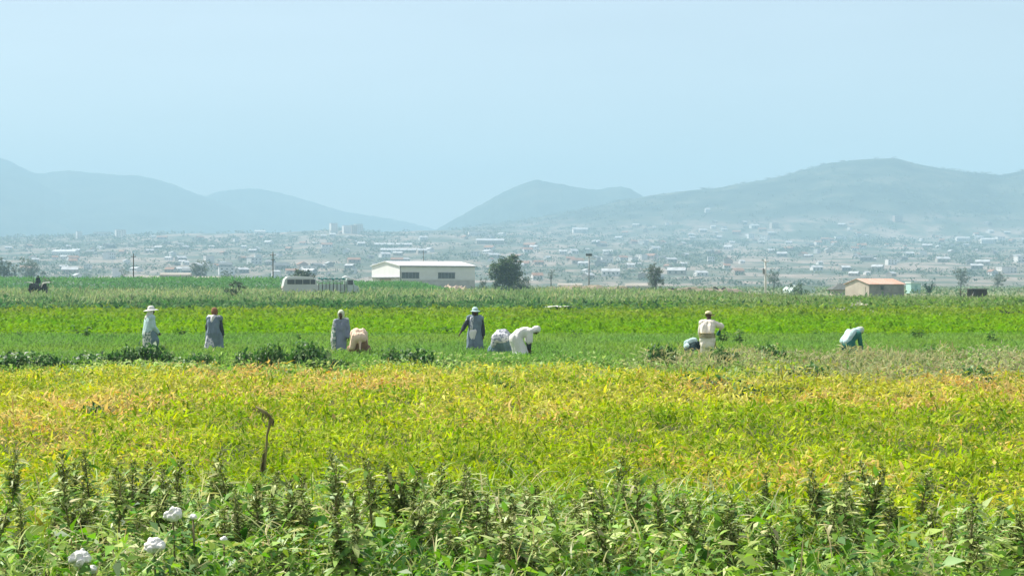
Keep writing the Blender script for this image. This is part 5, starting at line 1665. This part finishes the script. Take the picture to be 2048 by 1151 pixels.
def spiked_weed(seed):
    """stem, drooping broad leaves and a dark seed spike; returns the three meshes (unit: metres)"""
    rg = np.random.default_rng(seed)
    h = 1.0
    lean = rg.uniform(-.08, .08, 2)
    def axis(t): return np.array([lean[0] * t * t, lean[1] * t * t, h * t])
    bm = bmesh.new()
    tube_bm(bm, [axis(t) for t in (0, .3, .6, .85, .98)], [.011, .010, .008, .005, .002], 6)
    br = []
    for k in range(5):
        t = rg.uniform(.56, .8); a = rg.uniform(0, 6.28); l = rg.uniform(.06, .16)
        b0 = axis(t); b1 = b0 + np.array([math.cos(a) * l * .6, math.sin(a) * l * .6, l])
        tube_bm(bm, [b0, (b0 + b1) / 2 + np.array([0, 0, -.01]), b1], [.006, .005, .002], 5); br.append((b0, b1))
    bmesh.ops.recalc_face_normals(bm, faces=bm.faces)
    st = bpy.data.meshes.new('stem'); bm.to_mesh(st); bm.free(); st.materials.append(M['stem'])
    # leaves
    n = 72
    t = rg.uniform(.10, .97, n); a = rg.uniform(0, 6.28, n)
    base = np.array([axis(q) for q in t]) + np.stack([np.cos(a), np.sin(a), 0 * a], 1) * .03
    L = rg.uniform(.07, .17, n) * (1.2 - .65 * t)
    v, q, k = blades(base, a, rg.normal(.35, .4, n), rg.normal(0, .3, n), L * 1.15, L * .42, rg.uniform(.4, 1.3, n))
    c = jit(col_mix([(.07, .19, .025), (.20, .36, .05), (.42, .53, .17), (.60, .62, .34)], rg.uniform(0, 1, n)), .3)
    lf = mesh_np('foliage', v, q, np.repeat(c, k, axis=0)); lf.materials.append(M['gloss_leaf'])
    # seed spike: dense bracts round the top and on the side branches
    P, D_ = [], []
    m_ = 270
    tt_ = rg.uniform(.60, 1.03, m_) ** .9
    for q_ in np.clip(tt_, .58, 1.02):
        w_ = .044 * (1.05 - (q_ - .6) / .45) ** .7 * (.6 + .8 * vn(np.array([q_ * 26.0]), np.array([seed * 1.0]))[0])
        aa = rg.uniform(0, 6.28); r_ = w_ * rg.uniform(.2, 1)
        P.append(axis(q_) + np.array([math.cos(aa) * r_, math.sin(aa) * r_, 0])); D_.append(aa)
    for b0, b1 in br:
        for _ in range(34):
            s = rg.uniform(.3, 1.05); aa = rg.uniform(0, 6.28)
            P.append(b0 + (b1 - b0) * s + np.array([math.cos(aa), math.sin(aa), 0]) * .014 * rg.uniform(.2, 1)); D_.append(aa)
    P = np.array(P); D_ = np.array(D_); n = len(P)
    L = rg.uniform(.018, .038, n)
    v, q, k = leaves(P, D_, rg.normal(.6, .5, n), rg.normal(0, .6, n), L, L * .5)
    c = jit(col_mix([(.045, .075, .012), (.12, .165, .03), (.30, .36, .11), (.56, .60, .30)], rg.uniform(0, 1, n)), .3)
    sp = mesh_np('seed_spike', v, q, np.repeat(c, k, axis=0)); sp.materials.append(M['dry'])
    return st, lf, sp


def place_multi(kind, meshes, x, y, sc_, rz, label, cat, group, tilt=(0, 0)):
    root = empty(kind, (x, y, float(gz(x, y))), label, cat, group, rz)
    root.rotation_euler = (tilt[0], tilt[1], rz)
    root.scale = sc_
    for me in meshes:
        o = bpy.data.objects.new(me.name.split('.')[0], me); C.objects.link(o); o.parent = root
    return root


def spiked_weeds():
    var = [spiked_weed(s) for s in (3, 8, 15, 22, 31)]
    rg = np.random.default_rng(5)
    # tops read off the photo
    tops = [(28, 905), (138, 905), (150, 918), (185, 903), (262, 925), (232, 950), (345, 918), (330, 935), (428, 955), (415, 985), (684, 900), (676, 920), (760, 915), (800, 930), (815, 945),
            (880, 925), (905, 938), (912, 960), (1018, 978), (1060, 980), (1048, 990), (1195, 960), (1225, 985), (1268, 955), (1275, 985), (1330, 965), (1345, 990), (1375, 985),
            (1640, 1000), (1655, 985), (1715, 985), (1725, 1005), (1850, 1010), (1932, 990), (1940, 1010), (2030, 1040), (1560, 1040), (1480, 1045), (1440, 1030), (1130, 1010), (960, 985),
            (600, 965), (560, 985), (500, 985), (640, 975), (725, 985), (85, 985), (45, 1010), (300, 1005), (380, 1010), (1790, 1045), (2000, 1010), (1590, 1015), (1170, 1030), (850, 1000)]
    for px, py in tops:
        y = rg.uniform(12.9, 15.4)
        z = pyz(py, y)
        if z < .62: y = 12.4; z = pyz(py, y)
        s = max(z, .5)
        place_multi('spiked_weed', var[rg.integers(0, 5)], pxx(px, y), y, (1.05, 1.05, s), rg.uniform(0, 6.28),
                    'upright weed with a dark brown green seed spike, in the tangle along the bottom edge', 'weed', 'seed spiked weeds at the bottom edge', (rg.normal(0, .05), rg.normal(0, .06)))
    for k in range(95):
        y = rg.uniform(11.9, 15.2); x = rg.uniform(-1, 1) * (.301 * y + .25)
        s = rg.uniform(.6, 1.0)
        place_multi('spiked_weed', var[rg.integers(0, 5)], x, y, (1.1, 1.1, s), rg.uniform(0, 6.28),
                    'upright weed with a dark brown green seed spike, in the tangle along the bottom edge', 'weed', 'seed spiked weeds at the bottom edge', (rg.normal(0, .09), rg.normal(0, .1)))


spiked_weeds()


def bush_mesh(seed, n, cols, spread=.5, h=.6, big=.14):
    rg = np.random.default_rng(seed)
    u = rg.normal(0, 1, (n, 3)); u /= np.linalg.norm(u, axis=1)[:, None]; u[:, 2] = abs(u[:, 2])
    nb = 9; cb = rg.uniform(-1, 1, (nb, 2)) * spread * .7; hb_ = rg.uniform(.45, 1, nb) * h; own = rg.integers(0, nb, n)
    P = np.stack([cb[own, 0], cb[own, 1], hb_[own] * .45], 1) + u * np.array([.24, .24, .30]) * rg.uniform(.5, 1.05, (n, 1)) * (h / .6)
    L = rg.uniform(.5, 1.1, n) * big
    v, q, k = leaves(P, np.arctan2(u[:, 1], u[:, 0]) + rg.normal(0, .7, n), rg.normal(.0, .5, n), rg.normal(0, .5, n), L, L * .75, .16, .25)
    c = jit(col_mix(cols, np.clip(rg.normal(.45, .3, n), 0, 1)), .28)
    lf = mesh_np('foliage', v, q, np.repeat(c, k, axis=0)); lf.materials.append(M['gloss_leaf'])
    bm = bmesh.new()
    for (cx, cy), hh in zip(cb, hb_):
        tube_bm(bm, [(0, 0, -.02), (cx * .6, cy * .6, hh * .4), (cx, cy, hh * .75)], [.014, .010, .005], 6)
    bmesh.ops.recalc_face_normals(bm, faces=bm.faces)
    st = bpy.data.meshes.new('stem'); bm.to_mesh(st); bm.free(); st.materials.append(M['stem'])
    return st, lf


def upright_mesh(seed, cols):
    rg = np.random.default_rng(seed)
    bm = bmesh.new(); P = []; A = []
    for k in range(4):
        a = rg.uniform(0, 6.28); t = rg.uniform(.05, .3); hh = rg.uniform(.6, 1)
        pts = [np.array([0, 0, -.02]), np.array([math.cos(a) * t * .4, math.sin(a) * t * .4, hh * .5]), np.array([math.cos(a) * t, math.sin(a) * t, hh])]
        tube_bm(bm, pts, [.014, .010, .004], 6)
        for _ in range(26):
            s = rg.uniform(.3, 1.0); c = pts[1] * 2 * s if s < .5 else pts[1] + (pts[2] - pts[1]) * (s - .5) * 2
            P.append(c); A.append(rg.uniform(0, 6.28))
    bmesh.ops.recalc_face_normals(bm, faces=bm.faces)
    st = bpy.data.meshes.new('stem'); bm.to_mesh(st); bm.free(); st.materials.append(M['stem'])
    P = np.array(P); A = np.array(A); n = len(P)
    L = rg.uniform(.10, .2, n)
    v, q, k = leaves(P, A, rg.normal(.3, .4, n), rg.normal(0, .4, n), L, L * .45, .15, .3)
    lf = mesh_np('foliage', v, q, np.repeat(jit(col_mix(cols, rg.uniform(0, 1, n)), .3), k, axis=0)); lf.materials.append(M['leaf'])
    return st, lf


DARKLEAF = [(.02, .075, .018), (.05, .14, .028), (.12, .24, .06), (.26, .36, .15)]
MIDLEAF = [(.04, .13, .02), (.09, .21, .035), (.18, .30, .07)]


def single_plants():
    rg = np.random.default_rng(9)
    dark = [bush_mesh(s, 420, DARKLEAF) for s in (1, 2, 3)]
    mid = [bush_mesh(s, 300, MIDLEAF, .45, .5, .12) for s in (4, 5)]
    up = [upright_mesh(s, MIDLEAF) for s in (6, 7, 8)]
    upd = [upright_mesh(s, DARKLEAF) for s in (16, 17)]
    def put(kind, mesh, px, ptop, y, wpx, label, group, cat='bush', hn=.6, wn=1.1):
        h = max(pyz(ptop, y), .2) * (rg.uniform(.85, 1.35) if kind == 'leafy_bush' else 1); w_ = wpx * y / F / wn
        place_multi(kind, mesh, pxx(px, y), y, (w_, w_, h / hn), rg.uniform(0, 6.28), label, cat, group)
    G1 = 'dark leafy bushes at the edge of the green crop'
    reg = lambda px: ('near the left edge of the photo' if px < 215 else 'below the person in the white sun hat' if px < 380 else 'below the person in the rust headscarf' if px < 500 else
                      'between the rust headscarf and the slim shaded gown' if px < 665 else 'below the pink draped person' if px < 800 else 'between the pink draped person and the blue gown' if px < 930 else
                      'below the stooping white gown' if px < 1130 else 'between the white gown and the cream outfit' if px < 1370 else 'below the cream outfit' if px < 1480 else
                      'between the cream outfit and the green stooping person' if px < 1670 else 'below the green stooping person' if px < 1760 else 'near the right edge of the photo')
    for px, pt, w_ in ((20, 706, 70), (62, 712, 60), (120, 704, 56), (165, 700, 60), (250, 700, 60), (285, 693, 64), (325, 696, 56), (365, 708, 50), (425, 706, 60), (470, 708, 54), (525, 697, 50), (548, 694, 54),
                       (585, 688, 60), (615, 684, 62), (640, 700, 48), (90, 696, 66), (205, 704, 60), (395, 704, 54), (500, 700, 60), (665, 706, 50), (790, 704, 54), (835, 706, 60), (905, 706, 56), (1010, 742, 40), (1065, 735, 70), (1318, 694, 50), (1445, 696, 44), (1540, 700, 50)):
        y = 45.0 if pt < 725 else 41.0
        put('leafy_bush', dark[rg.integers(0, 3)], px, pt, y + rg.uniform(-1.2, 1.2), w_ * rg.uniform(.85, 1.5), 'dark broad leaved bush, ' + reg(px), G1)
    for px, pt, w_ in ((90, 715, 70), (205, 718, 60), (390, 718, 60), (560, 714, 70), (690, 712, 60), (745, 712, 60), (800, 718, 56), (880, 712, 60), (940, 714, 70), (990, 716, 60), (1105, 708, 60), (1150, 714, 66),
                       (1200, 708, 60), (1260, 716, 70), (1370, 712, 60), (1420, 704, 60), (1480, 712, 60), (1600, 712, 60), (1650, 716, 60), (1720, 712, 60), (1780, 712, 70), (1990, 712, 60)):
        put('leafy_bush', mid[rg.integers(0, 2)], px, pt, 48 + rg.uniform(-1.5, 1.5), w_, 'light green leafy bush, ' + reg(px), 'light leafy bushes at the edge of the green crop', hn=.5, wn=1.0)
    G2 = 'single upright weeds in the green crops'
    for px, pt, w_, y, dk in ((1858, 682, 34, 50, 1), (1905, 690, 36, 50, 0), (1930, 682, 30, 50, 0), (1520, 690, 30, 50, 1), (1315, 688, 36, 50, 1), (1340, 676, 20, 62, 0), (1150, 655, 22, 68, 1), (1172, 668, 22, 64, 0),
                              (1445, 652, 28, 60, 1), (1475, 655, 30, 60, 1), (1705, 640, 26, 72, 1), (1635, 655, 26, 68, 1), (1832, 652, 30, 64, 1), (1010, 650, 24, 68, 0), (860, 650, 22, 70, 0), (170, 648, 40, 66, 1), (205, 660, 34, 64, 0),
                              (40, 660, 24, 66, 1), (360, 650, 26, 68, 1), (600, 665, 24, 62, 1), (830, 662, 24, 66, 0), (1095, 668, 22, 64, 0), (1560, 668, 20, 64, 0), (1985, 660, 30, 60, 1), (765, 706, 24, 50, 1), (895, 640, 24, 72, 0)):
        put('upright_weed', (upd if dk else up)[rg.integers(0, 2)], px, pt, y, w_ * 1.2, ('dark ' if dk else 'light ') + 'upright weed in the green crop, ' + reg(px).replace('below', 'near'), G2, 'weed', 1.0, .5)
    # olive dark clumps within the yellow crop and the pale weeds on the right
    for k, (px, pt, w_, y) in enumerate(((180, 818, 60, 28), (1010, 770, 50, 35), (1440, 765, 100, 35), (1500, 775, 80, 33.5), (1555, 768, 110, 35), (1620, 745, 80, 37), (1700, 765, 70, 35), (1960, 745, 90, 37), (1880, 770, 60, 35), (1370, 745, 60, 37), (415, 770, 50, 36), (1075, 745, 60, 40), (290, 885, 50, 23))):
        put('leafy_bush', dark[k % 3], px, pt, y, w_, 'dark clump in the yellowing crop, ' + ('left part of the field' if px < 700 else 'centre of the field' if px < 1200 else 'edge of the pale weeds at the right'), 'dark clumps in the yellowing crop', 'bush')
    # pale feathery weeds by the far edge on the right
    palem = [bush_mesh(s, 260, [(.30, .36, .20), (.46, .48, .32), (.56, .56, .44)], .5, .6, .16) for s in (41, 42)]
    for k, (px, pt, w_, y) in enumerate(((1680, 614, 50, 120), (1735, 618, 46, 116), (1878, 622, 34, 112), (1855, 610, 40, 130), (1720, 600, 40, 140), (1960, 624, 36, 112))):
        put('pale_weed', palem[k % 2], px, pt, y, w_, 'pale weed tuft at the far edge of the lime crop, below the red roofed house' if px < 1800 else 'pale weed tuft at the far edge of the lime crop, below the shack', 'pale tufts at the far edge of the lime crop', 'weed')


single_plants()


def dead_stalk():
    y = 18.6
    root = empty('dead_stalk', (pxx(527, y), y, 0), 'withered brown stalk with a drooping bent head, standing alone in the near field', 'stalk')
    z = lambda py: pyz(py, y)
    X = lambda px: (px - 527) * y / F
    mt = noise_mat('withered_stalk', [(0.3, (.14, .12, .05)), (0.7, (.32, .28, .13))], 14, .9, bump=.5, stretch=(1, 1, .3))
    tubes('stem', [([(0, 0, 0), (X(526), 0, z(950)), (X(532), 0, z(905)), (X(534), 0, z(870)), (X(539), 0, z(850)), (X(540), 0, z(838))], [.018, .015, .013, .013, .016, .018])], mt, root, 9)
    hd = tubes('head', [([(X(548), 0, z(842)), (X(538), -.01, z(830)), (X(524), -.02, z(820)), (X(512), -.02, z(812))], [.008, .017, .019, .008]), ([(X(540), 0, z(836)), (X(546), .0, z(846)), (X(545), 0, z(852))], [.02, .018, .01])], mt, root, 9)
    rg = np.random.default_rng(3); n = 44
    P = np.stack([rg.uniform(X(508), X(550), n), rg.uniform(-.04, .03, n), np.zeros(n)], 1)
    P[:, 2] = np.interp(P[:, 0], [X(508), X(538), X(550)], [z(812), z(830), z(842)]) + rg.normal(0, .015, n)
    v, q, k = blades(P, rg.uniform(0, 6.28, n), rg.uniform(-1.3, .3, n), rg.normal(0, .5, n), rg.uniform(.03, .08, n), rg.uniform(.008, .02, n), .5)
    foliage('withered_leaves', [(v, q, k, jit(col_mix([(.09, .08, .035), (.26, .22, .10)], rg.uniform(0, 1, n)), .3))], M['dry'], hd)
    n = 26
    zz = rg.uniform(z(930), z(893), n)
    P = np.stack([rg.normal(X(529), .012, n), rg.normal(0, .012, n), zz], 1)
    v, q, k = blades(P, rg.uniform(2.4, 3.9, n), rg.uniform(-1.5, -1.0, n), rg.normal(0, .4, n), rg.uniform(.12, .32, n), rg.uniform(.012, .026, n), .25)
    foliage('dry_sheath', [(v, q, k, jit(col_mix([(.10, .08, .03), (.42, .40, .22)], rg.uniform(0, 1, n)), .25))], M['dry'], root)


dead_stalk()


M['petal'] = paint('white_petal', (.80, .80, .74), .05, 30, .8, bump=.3)


def white_flowers():
    rg = np.random.default_rng(12)
    for px, py, rpx, y, lb in ((346, 1030, 22, 12.15, 'white flower head highest of the white ones at lower left'), (308, 1092, 24, 11.7, 'white flower head half shaded, in the middle of the three large ones at lower left'),
                               (160, 1118, 26, 11.5, 'white flower head lowest and furthest left of the large ones'), (184, 1138, 14, 11.42, 'small white flower head touching the lowest large one'), (386, 1033, 9, 12.1, 'tiny white bud right of the highest white flower head'),
                               (447, 1078, 9, 11.8, 'tiny white bud standing apart right of the large white flower heads')):
        x = pxx(px, y); z = pyz(py, y); r = rpx * y / F
        root = empty('white_flower', (x, y, 0), lb, 'flower', 'white flower heads at the lower left')
        tubes('stem', [([(.03, .03, 0), (.01, .01, z * .6), (0, 0, z - r * .5)], [.009, .008, .007])], M['stem'], root, 6)
        caps = [(np.array([0, 0, z]), np.array([0, 0, z + r * .1]), r * .62, r * .55)]
        for _ in range(26):
            u = rg.normal(0, 1, 3); u /= np.linalg.norm(u); u[2] = abs(u[2]) * .9 - .15
            c = np.array([0, 0, z]) + u * r * rg.uniform(.5, .72)
            caps.append((c, c + u * r * .08, r * rg.uniform(.2, .34), r * rg.uniform(.12, .25)))
        link('bloom', fuse('bloom', caps, max(.006, r * .09), 1, r * .10, 3, fold_scale=(40, 40, 40)), M['petal'], root)
        n = 46
        P = np.stack([rg.normal(0, .09, n), rg.normal(-.05, .06, n), rg.uniform(.35, .93, n) * (z - r * .6)], 1)
        v, q, k = leaves(P, rg.uniform(0, 6.28, n), rg.normal(.1, .4, n), rg.normal(0, .4, n), rg.uniform(.08, .15, n), .05, .14, .3)
        foliage('foliage', [(v, q, k, jit(col_mix(MIDLEAF, rg.uniform(0, 1, n)), .25))], M['gloss_leaf'], root)


white_flowers()
